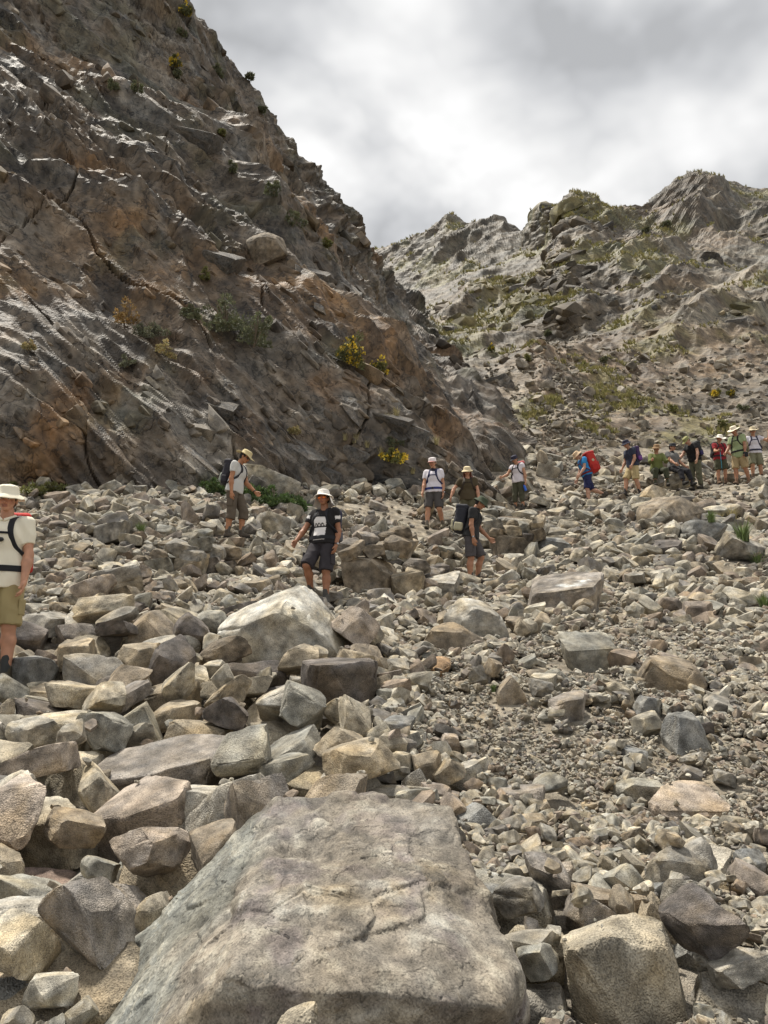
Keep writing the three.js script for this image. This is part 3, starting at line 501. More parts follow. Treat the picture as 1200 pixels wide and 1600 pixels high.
  for (let i = 0; i < hp.count; i += 3) {
    a.fromBufferAttribute(hp, i); b.fromBufferAttribute(hp, i + 1); c.fromBufferAttribute(hp, i + 2);
    const mx = (a.x + b.x + c.x) / 3, my = (a.y + b.y + c.y) / 3, mz = (a.z + b.z + c.z) / 3; let id = 0, best = -9; planes.forEach((q, k) => { const t = q[0] * mx + q[1] * my + q[2] * mz - q[3]; if (t > best) { best = t; id = k; } });
    const P = (u, v) => [a.x + (b.x - a.x) * u / n + (c.x - a.x) * v / n, a.y + (b.y - a.y) * u / n + (c.y - a.y) * v / n, a.z + (b.z - a.z) * u / n + (c.z - a.z) * v / n];
    for (let u = 0; u < n; u++) for (let v = 0; v < n - u; v++) { put(...P(u, v), id); put(...P(u + 1, v), id); put(...P(u, v + 1), id); if (u + v < n - 1) { put(...P(u + 1, v), id); put(...P(u + 1, v + 1), id); put(...P(u, v + 1), id); } }
  }
  const g = new THREE.BufferGeometry(); g.setAttribute('position', new THREE.BufferAttribute(out, 3)); g.setAttribute('color', new THREE.BufferAttribute(col, 3));
  // normals shared within a face, broken at its edges
  const acc = new Map(), nor = new Float32Array(cnt * 3);
  for (let i = 0; i < cnt; i += 3) { a.fromArray(out, i * 3); b.fromArray(out, i * 3 + 3); c.fromArray(out, i * 3 + 6); const nn = b.clone().sub(a).cross(c.clone().sub(a)); for (let q = 0; q < 3; q++) { const e = acc.get(keys[i + q]); if (e) e.add(nn); else acc.set(keys[i + q], nn.clone()); } }
  for (let i = 0; i < cnt; i++) acc.get(keys[i]).clone().normalize().toArray(nor, i * 3);
  g.setAttribute('normal', new THREE.BufferAttribute(nor, 3));
  return g;
}
const stoneTones = { // real rock colours
  beige: [0.52, 0.455, 0.34], pale: [0.54, 0.50, 0.42], white: [0.62, 0.585, 0.50], tan: [0.45, 0.375, 0.265], brown: [0.34, 0.28, 0.205], orange: [0.42, 0.28, 0.16], grey: [0.40, 0.37, 0.315], bluegrey: [0.335, 0.33, 0.305], greengrey: [0.375, 0.355, 0.295], purple: [0.35, 0.31, 0.265], dark: [0.19, 0.165, 0.145], pink: [0.48, 0.40, 0.32], red: [0.29, 0.21, 0.165],
};
const toneWord = { beige: 'beige', pale: 'pale grey', white: 'whitish', tan: 'tan', brown: 'brown', orange: 'orange-brown', grey: 'grey', bluegrey: 'blue-grey', greengrey: 'green-grey', purple: 'purplish grey', dark: 'dark brown', pink: 'pinkish', red: 'dark red-brown' };
const rockMats = {};
function rockMat(tone) { return rockMats[tone] ??= new THREE.MeshStandardMaterial({ color: new THREE.Color().setRGB(...stoneTones[tone].map(v => v * 1.2)), vertexColors: true, map: grainMap, bumpMap: grainBump, bumpScale: 0.02, roughness: 0.9 }); }

// height of whatever lies on the slope so far, on a 3 cm grid, so that stones rest on one another
const HX0 = -17, HD0 = 0.8, HC = 0.035, HNX = 1010, HND = 840, hm = new Float32Array(HNX * HND), hg = new Float32Array(HNX * HND), noRock = new Uint8Array(HNX * HND);
for (let j = 0; j < HND; j++) for (let i = 0; i < HNX; i++) { const k = j * HNX + i; hm[k] = hg[k] = groundH(HX0 + i * HC, HD0 + j * HC) - 0.02; }
const hk = (x, d) => { const i = Math.round((x - HX0) / HC), j = Math.round((d - HD0) / HC); return i < 1 || j < 1 || i >= HNX - 1 || j >= HND - 1 ? -1 : j * HNX + i; };
const topH = (x, d) => { const k = hk(x, d); return k < 0 ? groundH(x, d) : hm[k]; };
const keepOut = []; // hikers' feet
const rocks = [];
function dropRock(geo, mat, x, d, sc, rot, embed, tone, style, lim) {
  const m = mesh('rock', geo, mat); m.scale.set(...sc); m.rotation.set(...rot, 'YXZ'); m.position.set(x, 0, -d); m.updateMatrixWorld(true);
  const p = geo.attributes.position, v = V3(), hs = []; let lo = 1e9;
  const step = 1, pts = [];
  for (let i = 0; i < p.count; i += step) { v.fromBufferAttribute(p, i).applyMatrix4(m.matrixWorld); pts.push(v.x, v.y, -v.z); }
  const gaps = [];
  for (let i = 0; i < pts.length; i += 9) { const k = hk(pts[i], pts[i + 2]); const g = k < 0 ? groundH(pts[i], pts[i + 2]) : hm[k]; gaps.push(pts[i + 1] - g); }
  gaps.sort((a, b) => a - b);
  let off = -gaps[Math.floor(gaps.length * embed)];
  if (lim.want !== undefined) off = Math.min(lim.want, Math.max(off, lim.want - lim.slack)); else if (off - groundH(x, d) > lim.max) return null;
  m.position.y = off; m.updateMatrixWorld(true);
  for (let i = 0; i < pts.length; i += 3) { const k = hk(pts[i], pts[i + 2]); if (k < 0) continue; const y = pts[i + 1] + off; for (const o of [0, 1, -1, HNX, -HNX]) if (hm[k + o] < y) hm[k + o] = y; }
  m.userData.tone = tone; m.userData.style = style;
  rocks.push(m); scene.add(m); return m;
}
const rr = rng(4242);
// ---- the great slab in the foreground
const greatSlab = (() => {
  const pts = [ // top rim, then lower edge: pixel and metres ahead
    [432, 1246, 3.25], [560, 1236, 3.3], [702, 1262, 3.2], [722, 1345, 2.92], [782, 1440, 2.65], [802, 1510, 2.5],
    [790, 1575, 2.3], [640, 1556, 2.24], [520, 1552, 2.22], [362, 1530, 2.27], [300, 1600, 2.55], [150, 1612, 2.9], [232, 1440, 3.1], [345, 1320, 3.2], [420, 1270, 3.18],
  ].map(a => at(...a));
  const low = [[790, 1700, 2.75], [640, 1720, 2.8], [520, 1720, 2.8], [380, 1720, 2.75], [200, 1760, 2.35], [120, 1720, 2.45], [180, 1500, 3.1], [420, 1320, 3.6], [700, 1330, 3.6], [820, 1580, 2.7]].map(a => at(...a));
  const hull = new ConvexGeometry([...pts, ...low]);
  hull.computeBoundingBox(); const cen = hull.boundingBox.getCenter(V3());
  // resample the hull as a dense skin
  const p = hull.attributes.position, pl = [], a = V3(), b = V3(), c = V3();
  for (let i = 0; i < p.count; i += 3) { a.fromBufferAttribute(p, i).sub(cen); b.fromBufferAttribute(p, i + 1).sub(cen); c.fromBufferAttribute(p, i + 2).sub(cen); const n = b.clone().sub(a).cross(c.clone().sub(a)); if (n.length() < 1e-7) continue; n.normalize(); pl.push([n.x, n.y, n.z, n.dot(a)]); }
  const g0 = new THREE.IcosahedronGeometry(1, 68), q = g0.attributes.position, pos = new Float32Array(q.count * 3), col = new Float32Array(q.count * 3), mp = new Map();
  for (let i = 0; i < q.count; i++) {
    const x = q.getX(i), y = q.getY(i), z = q.getZ(i), key = Math.round(x * 9e3) * 1e9 + Math.round(y * 9e3) * 3e4 + Math.round(z * 9e3); let v = mp.get(key);
    if (!v) {
      let s = 0, a1 = 0, a2 = 0; for (const n of pl) { const dd = n[0] * x + n[1] * y + n[2] * z; if (dd > 0.02) { const t = 0.7 * dd / n[3]; if (t > a1) { a2 = a1; a1 = t; } else if (t > a2) a2 = t; s += Math.pow(t, 300); } }
      let r = 0.7 * Math.pow(s, -1 / 300); const edge = Math.exp(-(a1 / Math.max(a2, 0.01) - 1) * 50); const X = x * r, Y = y * r, Z = z * r;
      // lifted flakes and shallow cracks
      const w = worley(X * 1.9 + fbm(X * 4, Y * 4, Z * 4, 3, 3) * 0.6, Y * 1.9, Z * 1.9 + 3, 31), id = ((w.id >>> 7) & 255) / 255, sl = (id - 0.5) * 0.03 * sst(0, 0.05, w.f2 - w.f1);
      const w2 = worley(X * 6 + 4, Y * 6, Z * 6, 37), id2 = ((w2.id >>> 7) & 255) / 255, gap = sst(0.06, 0, w.f2 - w.f1) * (id > 0.35 ? 1 : 0.2);
      const rough = fbm(X * 5, Y * 5, Z * 5, 4, 41), fine = fbm(X * 22, Y * 22, Z * 22, 4, 43);
      r += sl - 0.05 * edge * Math.max(0, fbm(X * 4, Y * 4, Z * 4, 4, 45) + 0.05) + (id2 - 0.5) * 0.02 * sst(0, 0.12, w2.f2 - w2.f1) - 0.007 * gap + 0.026 * rough + 0.011 * fine;
      // colour: grey green flank, brown and ochre top
      const left = sst(0.06, -0.1, (X + cen.x) - lerp(-0.52, -0.42, 0.5) + 0.25 * (Z + cen.z + 3.0) + 0.22 * rough);
      const o = [0.40, 0.35, 0.28], st = fbm(X * 3 + 8, Y * 3, Z * 3, 5, 47), pu = fbm(X * 6, Y * 6 + 3, Z * 6, 4, 49);
      mixc(o, [0.33, 0.28, 0.25], sst(0.0, 0.3, pu)); mixc(o, [0.44, 0.35, 0.22], sst(0.08, 0.34, st) * 0.7); mixc(o, [0.25, 0.15, 0.10], sst(0.2, 0.36, st + 0.5 * pu) * sst(-3.0, -3.5, Z + cen.z) * 0.8);
      mixc(o, [0.37, 0.375, 0.325], left * 0.9); mixc(o, [0.52, 0.49, 0.40], sst(0.1, 0.35, fine + 0.4 * rough) * 0.45);
      const sp = 0.78 + 0.3 * fbm(X * 55, Y * 55, Z * 55, 2, 53) + 0.55 * fine + 0.4 * rough;
      v = [x * r, y * r, z * r, o[0] * sp, o[1] * sp, o[2] * sp]; mp.set(key, v);
    }
    pos.set([v[0], v[1], v[2]], i * 3); col.set([v[3], v[4], v[5]], i * 3);
  }
  const g = new THREE.BufferGeometry(); g.setAttribute('position', new THREE.BufferAttribute(pos, 3)); g.setAttribute('color', new THREE.BufferAttribute(col, 3));
  const acc = new Map(), kk = i => Math.round(q.getX(i) * 9e3) * 1e9 + Math.round(q.getY(i) * 9e3) * 3e4 + Math.round(q.getZ(i) * 9e3), nor = new Float32Array(q.count * 3);
  for (let i = 0; i < q.count; i += 3) { a.fromArray(pos, i * 3); b.fromArray(pos, i * 3 + 3); c.fromArray(pos, i * 3 + 6); const n = b.clone().sub(a).cross(c.clone().sub(a)); for (let e = 0; e < 3; e++) { const k = kk(i + e), o = acc.get(k); if (o) o.add(n); else acc.set(k, n.clone()); } }
  for (let i = 0; i < q.count; i++) acc.get(kk(i)).clone().normalize().toArray(nor, i * 3);
  g.setAttribute('normal', new THREE.BufferAttribute(nor, 3)); boxUV(g, 0.8);
  const slabGrain = grainMap.clone(); slabGrain.repeat.set(2.6, 2.6); slabGrain.needsUpdate = true;
  const m = tagged('boulder', g, new THREE.MeshStandardMaterial({ vertexColors: true, map: slabGrain, bumpMap: cliffBump, bumpScale: 0.015, roughness: 0.85 }), 'huge brown and grey-green slab filling the bottom of the photo', 'boulder');
  m.position.copy(cen);
  for (let i = 0; i < pos.length; i += 3) { const k = hk(pos[i] + cen.x, -(pos[i + 2] + cen.z)); if (k < 0) continue; for (const o of [0, 1, -1, HNX, -HNX]) { noRock[k + o] = 1; if (hm[k + o] < pos[i + 1] + cen.y) hm[k + o] = pos[i + 1] + cen.y; } }
  return m;
})();
// ---- boulders one can point to: pixel centre, width, height, tone, shape, label
const NAMED = [
  [530, 1080, 110, 95, 'dark', 'block', 'dark brown boulder propping up the big whitish boulder'],
  [562, 1040, 70, 70, 'brown', 'wedge', 'brown leaning boulder just right of the big whitish boulder'],
  [447, 992, 168, 135, 'white', 'round', 'big whitish boulder in front of the hiker with orange sunglasses'],
  [266, 978, 128, 66, 'beige', 'wedge', 'broad beige boulder left of the big whitish boulder'],
  [258, 1020, 90, 50, 'pale', 'block', 'pale grey block below the broad beige boulder'],
  [295, 1062, 110, 52, 'tan', 'slab', 'tan slab stepping down below the pale grey block'],
  [255, 1098, 108, 58, 'tan', 'round', 'rounded tan rock below the tan slab, left of the whitish boulder'],
  [110, 1152, 122, 64, 'beige', 'block', 'speckled beige block at the left, topmost of the left block pile'],
  [212, 1146, 92, 92, 'greengrey', 'wedge', 'pointed green-grey rock beside the speckled beige block'],
  [345, 1142, 102, 70, 'brown', 'wedge', 'dark brown wedge beneath the rounded tan rock'],
  [300, 1165, 92, 72, 'tan', 'block', 'square tan block left of the dark brown wedge'],
  [437, 1162, 94, 58, 'beige', 'block', 'speckled beige-grey block below the whitish boulder'],
  [386, 1192, 82, 52, 'greengrey', 'block', 'green-grey block below the dark brown wedge'],
  [250, 1202, 182, 84, 'purple', 'slab', 'large purplish brown slab in the middle of the left block pile'],
  [115, 1208, 84, 64, 'beige', 'round', 'rounded beige rock under the speckled beige block'],
  [75, 1290, 120, 116, 'beige', 'slab', 'tall yellowish beige slab leaning at the left edge of the pile'],
  [218, 1275, 150, 105, 'pink', 'slab', 'pinkish brown slab under the large purplish slab'],
  [302, 1268, 106, 100, 'pale', 'block', 'pale grey block right of the pinkish brown slab'],
  [398, 1242, 72, 82, 'pale', 'wedge', 'pointed pale rock behind the huge foreground slab'],
  [560, 1222, 112, 72, 'pale', 'wedge', 'pale grey-green wedge just above the huge foreground slab'],
  [470, 1225, 90, 50, 'beige', 'slab', 'low beige slab touching the top of the huge foreground slab'],
  [262, 1350, 128, 126, 'tan', 'block', 'big tan block against the left flank of the huge foreground slab'],
  [143, 1378, 84, 92, 'grey', 'wedge', 'grey wedge left of the big tan block'],
  [50, 1378, 118, 54, 'red', 'slab', 'flat dark red-brown slab at the left edge'],
  [158, 1432, 152, 140, 'purple', 'wedge', 'triangular purplish grey slab left of the huge foreground slab'],
  [48, 1456, 130, 130, 'pale', 'slab', 'pale grey slab at the left edge below the red-brown slab'],
  [110, 1548, 215, 96, 'tan', 'slab', 'wide tan slab at the bottom left corner'],
  [40, 1560, 90, 70, 'bluegrey', 'block', 'blue-grey block in the bottom left corner'],
  [462, 1592, 62, 42, 'beige', 'round', 'small beige rock at the bottom edge before the huge slab'],
  [180, 912, 72, 50, 'grey', 'block', 'grey boulder on the slope right of the cream shirted hiker'],
  [175, 835, 54, 34, 'grey', 'block', 'grey block near the rubble crest at upper left'],
  [60, 1045, 60, 55, 'bluegrey', 'block', 'blue-grey rock beside the cream shirted hiker\'s boot'],
  [110, 1085, 100, 60, 'tan', 'slab', 'long tan slab sloping below the cream shirted hiker'],
  [578, 902, 72, 66, 'brown', 'block', 'squarish brown boulder right of the hiker with orange sunglasses'],
  [637, 918, 52, 46, 'tan', 'block', 'tan block next to the squarish brown boulder'],
  [686, 918, 66, 46, 'pale', 'slab', 'light grey slab left of the green-hatted hiker\'s feet'],
  [600, 858, 110, 34, 'brown', 'slab', 'flat brown slab capping the stones behind the orange-glassed hiker'],
  [885, 932, 116, 66, 'purple', 'slab', 'broad flat purplish rock with a white streak'],
  [738, 966, 76, 64, 'pale', 'block', 'pale split block below the green-hatted hiker'],
  [700, 1000, 80, 50, 'brown', 'block', 'brown rock below the pale split block'],
  [922, 1022, 84, 68, 'greengrey', 'slab', 'green-grey slab in the middle of the right slope'],
  [1072, 1140, 58, 76, 'bluegrey', 'block', 'smooth blue-grey boulder on the right slope'],
  [1070, 1244, 104, 66, 'pink', 'slab', 'pinkish white slab on the gravel at right'],
  [1000, 1222, 66, 40, 'greengrey', 'block', 'green-grey block left of the pinkish white slab'],
  [670, 1044, 62, 32, 'orange', 'block', 'orange-brown block lying right of the dark propping boulder'],
  [800, 1082, 46, 56, 'brown', 'wedge', 'upright split brown rock in the middle of the slope'],
  [886, 1104, 60, 38, 'purple', 'block', 'purplish block above the bare earth patch'],
  [1052, 1060, 88, 62, 'brown', 'block', 'overhanging brown block right of the green-grey slab'],
  [1056, 800, 90, 52, 'brown', 'wedge', 'big dark boulder below the navy-shirted hiker'],
  [1092, 832, 60, 40, 'bluegrey', 'block', 'blue-grey rock below the big dark boulder'],
  [1158, 858, 78, 40, 'grey', 'round', 'rounded grey boulder beside the green grass at right'],
  [1038, 856, 52, 32, 'dark', 'slab', 'dark slab below the blue-grey rock'],
  [865, 851, 44, 26, 'bluegrey', 'block', 'small blue-grey block right of the green-hatted hiker'],
  [752, 1262, 76, 66, 'bluegrey', 'wedge', 'dark blue-grey wedge right of the huge foreground slab\'s top'],
  [812, 1236, 70, 38, 'purple', 'block', 'purplish block beyond the dark blue-grey wedge'],
  [722, 1208, 50, 40, 'pale', 'block', 'pale block up-slope of the dark blue-grey wedge'],
  [655, 1225, 56, 60, 'grey', 'wedge', 'grey pointed rock just behind the huge slab\'s top edge'],
  [792, 1418, 130, 104, 'bluegrey', 'slab', 'dark blue-green slab leaning on the right side of the huge slab'],
  [864, 1377, 66, 56, 'purple', 'block', 'purple-brown block above the dark blue-green slab'],
  [950, 1436, 122, 86, 'brown', 'block', 'brown speckled boulder behind the big beige corner boulder'],
  [1032, 1454, 80, 122, 'tan', 'wedge', 'tall tan standing rock behind the big beige corner boulder'],
  [1036, 1380, 70, 96, 'tan', 'wedge', 'tall split tan rock up-slope of the tall standing rock'],
  [980, 1532, 172, 172, 'beige', 'round', 'big speckled beige boulder at the bottom right'],
  [836, 1502, 94, 92, 'beige', 'block', 'beige block between the huge slab and the big beige boulder'],
  [846, 1578, 80, 60, 'grey', 'block', 'grey block at the bottom edge left of the big beige boulder'],
  [1146, 1426, 60, 56, 'tan', 'block', 'square tan block near the right edge'],
  [1100, 1346, 70, 58, 'pale', 'slab', 'pale tilted slab above the square tan block'],
  [1152, 1582, 120, 80, 'grey', 'slab', 'grey slab in the bottom right corner'],
  [1080, 1500, 56, 60, 'bluegrey', 'block', 'blue-grey rock right of the big beige boulder'],
  [820, 830, 70, 40, 'grey', 'block', 'grey stone atop the small rubble heap right of the green-hatted hiker'],
  [790, 850, 60, 36, 'brown', 'block', 'brown stone in the small rubble heap beside the green-hatted hiker'],
  [1046, 752, 46, 26, 'pale', 'slab', 'pale slab in front of the sitting grey-shirted hiker'],
  [1022, 772, 44, 34, 'tan', 'wedge', 'tan pointed rock below the sitting green-shirted hiker'],
  [412, 755, 110, 56, 'pale', 'round', 'pale grey outcrop boulder behind the hiker at the cliff foot'],
  [425, 815, 56, 36, 'pale', 'round', 'pale rounded rock in front of the green ground shrub'],
  [200, 760, 60, 30, 'grey', 'slab', 'grey slab on the rubble crest against the cliff'],
];
const rockLand = []; // landmarks for describing the rest
NAMED.sort((a, b) => a[1] - b[1]);
NAMED.forEach(([px, py, w, h, tone, style, label], n) => {
  const p = py > 1588 && px < 500 ? at(px, py, 1.98) : hit(px, py + h * 0.32), dist = toPx(p)[2], W = w * dist / FPX * 1.24, Hh = h * dist / FPX * (style === 'slab' ? 0.9 : 1.24);
  const Dp = style === 'slab' ? W * 0.8 : Math.min(W, Hh * 1.5) * 0.9;
  const big = w > 110 ? 11 : w > 70 ? 8 : 6;
  const g = boxUV(rockGeo(n + 101, big, style, [W, Hh, Dp], style === 'round' ? 40 : 110), 2);
  const m = dropRock(g, rockMat(tone), p.x, -p.z, [1, 1, 1], [(style === 'slab' ? 0.34 : 0.14) + (rr() - 0.5) * 0.3, (rr() - 0.5) * 0.9, (rr() - 0.5) * 0.5], label.startsWith('big whitish') ? 0.1 : style === 'slab' ? 0.26 : 0.26, tone, style, { want: at(px, py, -p.z).y, slack: Hh * 0.3 });
  if (label.includes('white streak')) { const P = g.attributes.position, Nn = g.attributes.normal, K = g.attributes.color; for (let i = 0; i < P.count; i++) { const u = P.getX(i) / W, v = P.getZ(i) / Dp; if (Nn.getY(i) > 0.3 && u > -0.05 && u < 0.3 && Math.abs(v - 0.12 - 0.1 * Math.sin(u * 14)) < 0.05 + 0.03 * Math.sin(u * 40)) K.setXYZ(i, 2.3, 2.6, 2.9); } }
  m.name = numbered(w > 60 ? 'boulder' : 'rock'); m.userData = { label, category: w > 60 ? 'boulder' : 'rock' };
  rockLand.push([m, label]);
});
// ---------------------------------------------------------------- jointed blocks and slabs standing out of the rock walls
function wallBlocks(wall, F, seed, nBig, nSmall, zr, sizeBig, sizeSmall, keep, names) {
  const R = rng(seed), pos = wall.geometry.attributes.position, nor = wall.geometry.attributes.normal, col = wall.geometry.attributes.color;
  const N = V3(F[0], F[1], F[2]), D = V3(F[3], F[4], F[5]), I = V3(F[6], F[7], F[8]), Q0 = new THREE.Quaternion().setFromRotationMatrix(new THREE.Matrix4().makeBasis(D, N, D.clone().cross(N)));
  const G = []; for (let i = 0; i < 12; i++) G.push(boxUV(rockGeo(seed * 10 + i, 4, ['slab', 'block', 'slab', 'wedge'][i % 4], [1.3, i % 4 === 1 ? 0.95 : 0.62, 1.1], 160), 2));
  const Gs = []; for (let i = 0; i < 10; i++) Gs.push(boxUV(rockGeo(seed * 10 + 40 + i, 3, ['slab', 'block', 'wedge'][i % 3], [1.3, i % 3 === 1 ? 0.85 : 0.6, 1.1], 160), 0.5));
  const pick = () => { for (let t = 0; t < 4000; t++) { const i = Math.floor(R() * pos.count), z = -pos.getZ(i); if (z < zr[0] || z > zr[1]) continue; if (keep && !keep(pos.getX(i), pos.getY(i), -z)) continue; return i; } return 0; };
  const pose = (i, s, O, q, S, in0, in1) => {
    const n = V3(nor.getX(i), nor.getY(i), nor.getZ(i)); O.set(pos.getX(i), pos.getY(i), pos.getZ(i)).addScaledVector(n, -s * (in0 + in1 * R()));
    q.copy(Q0).premultiply(new THREE.Quaternion().setFromEuler(new THREE.Euler((R() - 0.5) * 0.34, (R() - 0.5) * 0.5, (R() - 0.5) * 0.34))); S.set(s * (0.7 + 0.7 * R()), s * (0.7 + 0.6 * R()), s * (0.7 + 0.5 * R()));
  };
  const O = V3(), q = new THREE.Quaternion(), S = V3(), M = new THREE.Matrix4();
  const cache = {};
  for (let k = 0; k < nBig; k++) {
    const i = pick(), z = -pos.getZ(i), s = sizeBig(z) * (0.6 + 1.0 * R() * R()); pose(i, s, O, q, S, 0.22, 0.22);
    const key = Math.max(4, Math.round((col.getX(i) + col.getY(i) + col.getZ(i)) / 3 * (0.95 + 0.3 * R()) / 0.035)), mt = cache[key] ??= new THREE.MeshStandardMaterial({ color: C(key * 0.0435, key * 0.039, key * 0.0335), vertexColors: true, map: cliffMap, bumpMap: cliffBump, bumpScale: 0.03, roughness: 0.72 });
    const m = mesh('rock_block', G[Math.floor(R() * G.length)], mt, wall); m.position.copy(O); m.quaternion.copy(q); m.scale.copy(S);
  }
  const pools = Gs.map(() => []), cc = new THREE.Color();
  for (let k = 0; k < nSmall; k++) { const i = pick(), z = -pos.getZ(i), s = sizeSmall(z) * Math.pow(1 - R() * 0.97, -0.35); pose(i, s, O, q, S, 0.12, 0.26); M.compose(O, q, S); const b = 1.05 + 0.5 * (R() - 0.5); pools[k % Gs.length].push([M.clone(), col.getX(i) * b, col.getY(i) * b, col.getZ(i) * b]); }
  const mat = new THREE.MeshStandardMaterial({ vertexColors: true, map: grainMap, roughness: 0.78 });
  Gs.forEach((g, i) => { const im = shadows(new THREE.InstancedMesh(g, mat, pools[i].length)); im.name = 'rock_fragment'; im.userData = { kind: 'stuff' }; pools[i].forEach((e, k) => { im.setMatrixAt(k, e[0]); im.setColorAt(k, cc.setRGB(e[1], e[2], e[3])); }); wall.add(im); });
}
wallBlocks(cliffA, FA, 61, 50, 1300, [15, 46], z => 0.045 * z + 0.2, z => 0.012 * z, (x, y, z) => fbm(x * 0.2, y * 0.2, z * 0.2, 3, 700) > -0.1);
wallBlocks(mountainB, frame([-0.35, 0.85, 0.3], [0.85, 0.3, 0.1], 1, 1), 62, 50, 900, [30, 82], z => 0.032 * z, z => 0.01 * z, (x, y, z) => fbm(x * 0.06, y * 0.06, z * 0.06, 3, 710) > -0.1);
{ // the boulder perched on the cliff, 
  for (const [px, py, w, h, tone, st, label] of [[418, 392, 62, 50, 'brown', 'round', 'rounded brown boulder perched halfway up the cliff']]) {
    const q = onRock(px, py); if (!q) continue; const k = q.z / FPX, W = w * k * 1.15, Hh = h * k * (st === 'slab' ? 0.8 : 1.1);
    const m = tagged('boulder', boxUV(rockGeo(px, 8, st, [W, Hh, W * 0.8], 120), 2), rockMat(tone), label, 'boulder'); m.position.copy(q.p).addScaledVector(q.n, st === 'round' ? Hh * 0.12 : -Hh * 0.12); if (st === 'slab') m.rotation.set(0.25, 0.2, -0.45);
  }
}
// ---------------------------------------------------------------- the rest of the rocks, then the stones nobody could count
for (const s of PEOPLE) for (const k of ['L', 'R']) { const a = s.J['an' + k].clone().applyAxisAngle(V3(0, 1, 0), s.yaw * DEG); keepOut.push([s.pos.x + a.x, s.d - a.z, s.sit ? 0.5 : 0.24]); }
const nearFoot = (x, d, r) => keepOut.some(f => Math.hypot(f[0] - x, f[1] - d) < f[2] + r);
const variants = []; for (let i = 0; i < 28; i++) { const st = ['block', 'slab', 'wedge', 'slab', 'wedge', 'block', 'round'][i % 7]; variants.push([boxUV(rockGeo(i + 501, 6, st, [1, st === 'slab' ? 0.42 : 0.7, 0.85], st === 'round' ? 40 : 110), 1.0), st]); }
const tonesList = ['grey', 'grey', 'beige', 'tan', 'brown', 'purple', 'greengrey', 'pale', 'bluegrey', 'tan', 'beige', 'dark', 'pink', 'brown'];
const LM = [...PEOPLE.map(s => { const p = toPx(V3(s.pos.x, s.pos.y, s.pos.z)); return [p[0], p[1], 'the ' + s.label.split(' ').slice(0, 5).join(' ').replace(/ (and|with|in|at|holding)$/, '').replace(/,$/, '')]; }),
  [447, 985, 'the big whitish boulder'], [480, 1420, 'the huge foreground slab'], [980, 1530, 'the big speckled beige boulder'], [885, 930, 'the flat rock with the white streak'], [1070, 1244, 'the pinkish white slab'], [250, 1202, 'the large purplish slab'], [1072, 1140, 'the smooth blue-grey boulder'], [110, 1152, 'the speckled beige block'], [922, 1022, 'the green-grey slab'], [1056, 798, 'the big dark boulder'], [1165, 865, 'the green grass tuft'], [430, 785, 'the green ground shrub'], [65, 760, 'the mossy cushion shrub'], [262, 1350, 'the big tan block']];
const seenLabel = {};
function describe(m, w) {
  const q = toPx(m.position), best = LM.map(l => [Math.hypot(l[0] - q[0], l[1] - q[1]), l]).sort((a, b) => a[0] - b[0])[0][1];
  const dx = q[0] - best[0], dy = q[1] - best[1], rel = Math.abs(dx) > Math.abs(dy) * 1.2 ? (dx < 0 ? 'left of' : 'right of') : dy < 0 ? 'above' : 'below';
  const far = Math.hypot(dx, dy) < 60 ? 'just ' : '';
  const tw = toneWord[m.userData.tone], sh = { block: 'blocky', slab: 'flat', wedge: 'pointed', round: 'rounded' }[m.userData.style];
  const label = `${w > 46 ? 'large' : w > 30 ? 'medium' : 'small'} ${sh} ${tw} rock ${far}${rel} ${best[2]}`;
  m.name = numbered('rock');
  m.userData = { label, category: 'rock', group: 'loose rocks ' + rel + ' ' + best[2] };
}
let nRocks = NAMED.length + 1;
function freeRock(x, d, w, tone, embed = 0.2, style, mx) {
  let v = variants[Math.floor(rr() * variants.length)]; if (style) v = variants.filter(a => a[1] === style)[Math.floor(rr() * variants.filter(a => a[1] === style).length)];
  const sl = 0.22;
  const m = dropRock(v[0], rockMat(tone), x, d, [w * (0.85 + 0.3 * rr()), w * (0.75 + 0.4 * rr()), w * (0.8 + 0.35 * rr())], [sl + (rr() - 0.5) * 0.7, rr() * 6.28, (rr() - 0.5) * 0.6], embed, tone, v[1], { max: mx ?? w * 0.5 + 0.1 }); if (!m) return null;
  const q = toPx(m.position); describe(m, w * FPX / q[2]); nRocks++; return m;
}
for (const s of PEOPLE) if (s.sit) { const m = freeRock(s.pos.x, s.d + 0.02, 0.62, 'grey', 0.3, 'block', 9); m.position.y += s.pos.y + s.sit - 0.03 - (m.position.y + 0.19); m.userData.label = 'grey rock under the sitting ' + (s.px < 1040 ? 'green' : 'grey') + '-shirted hiker'; m.userData.group = 'rocks used as seats'; }
// the low dry-laid wall that holds the path
const wallTone = ['brown', 'tan', 'purple', 'dark', 'grey', 'brown', 'greengrey'];
const ORD = ['first', 'second', 'third', 'fourth', 'fifth', 'sixth', 'seventh', 'eighth', 'ninth', 'tenth', 'eleventh', 'twelfth', 'thirteenth', 'fourteenth', 'fifteenth'];
function wall(pts, tiers, label) {
  for (let t = 0; t < tiers; t++) { let nth = 0; for (let i = 0; i < pts.length - 1; i++) {
    const a = hit(...pts[i]), b = hit(...pts[i + 1]), L = a.distanceTo(b); let s = rr() * 0.1;
    while (s < L) { const w = 0.3 + 0.2 * rr(), x = lerp(a.x, b.x, s / L), d = -lerp(a.z, b.z, s / L) + t * 0.11 + (rr() - 0.5) * 0.06; if (!nearFoot(x, d, 0.08)) { const m = freeRock(x, d, w, wallTone[Math.floor(rr() * 7)], 0.2, 'block', 9); m.rotation.y = (rr() - 0.5) * 0.5; m.userData.label = `${ORD[nth++]} stone from the left in the ${['bottom', 'second', 'third'][t]} course of the ${label}`; m.userData.group = 'stones of the ' + label; } s += w * 0.86; }
  } }
}
wall([[212, 895], [300, 900], [372, 892]], 2, 'left dry wall');
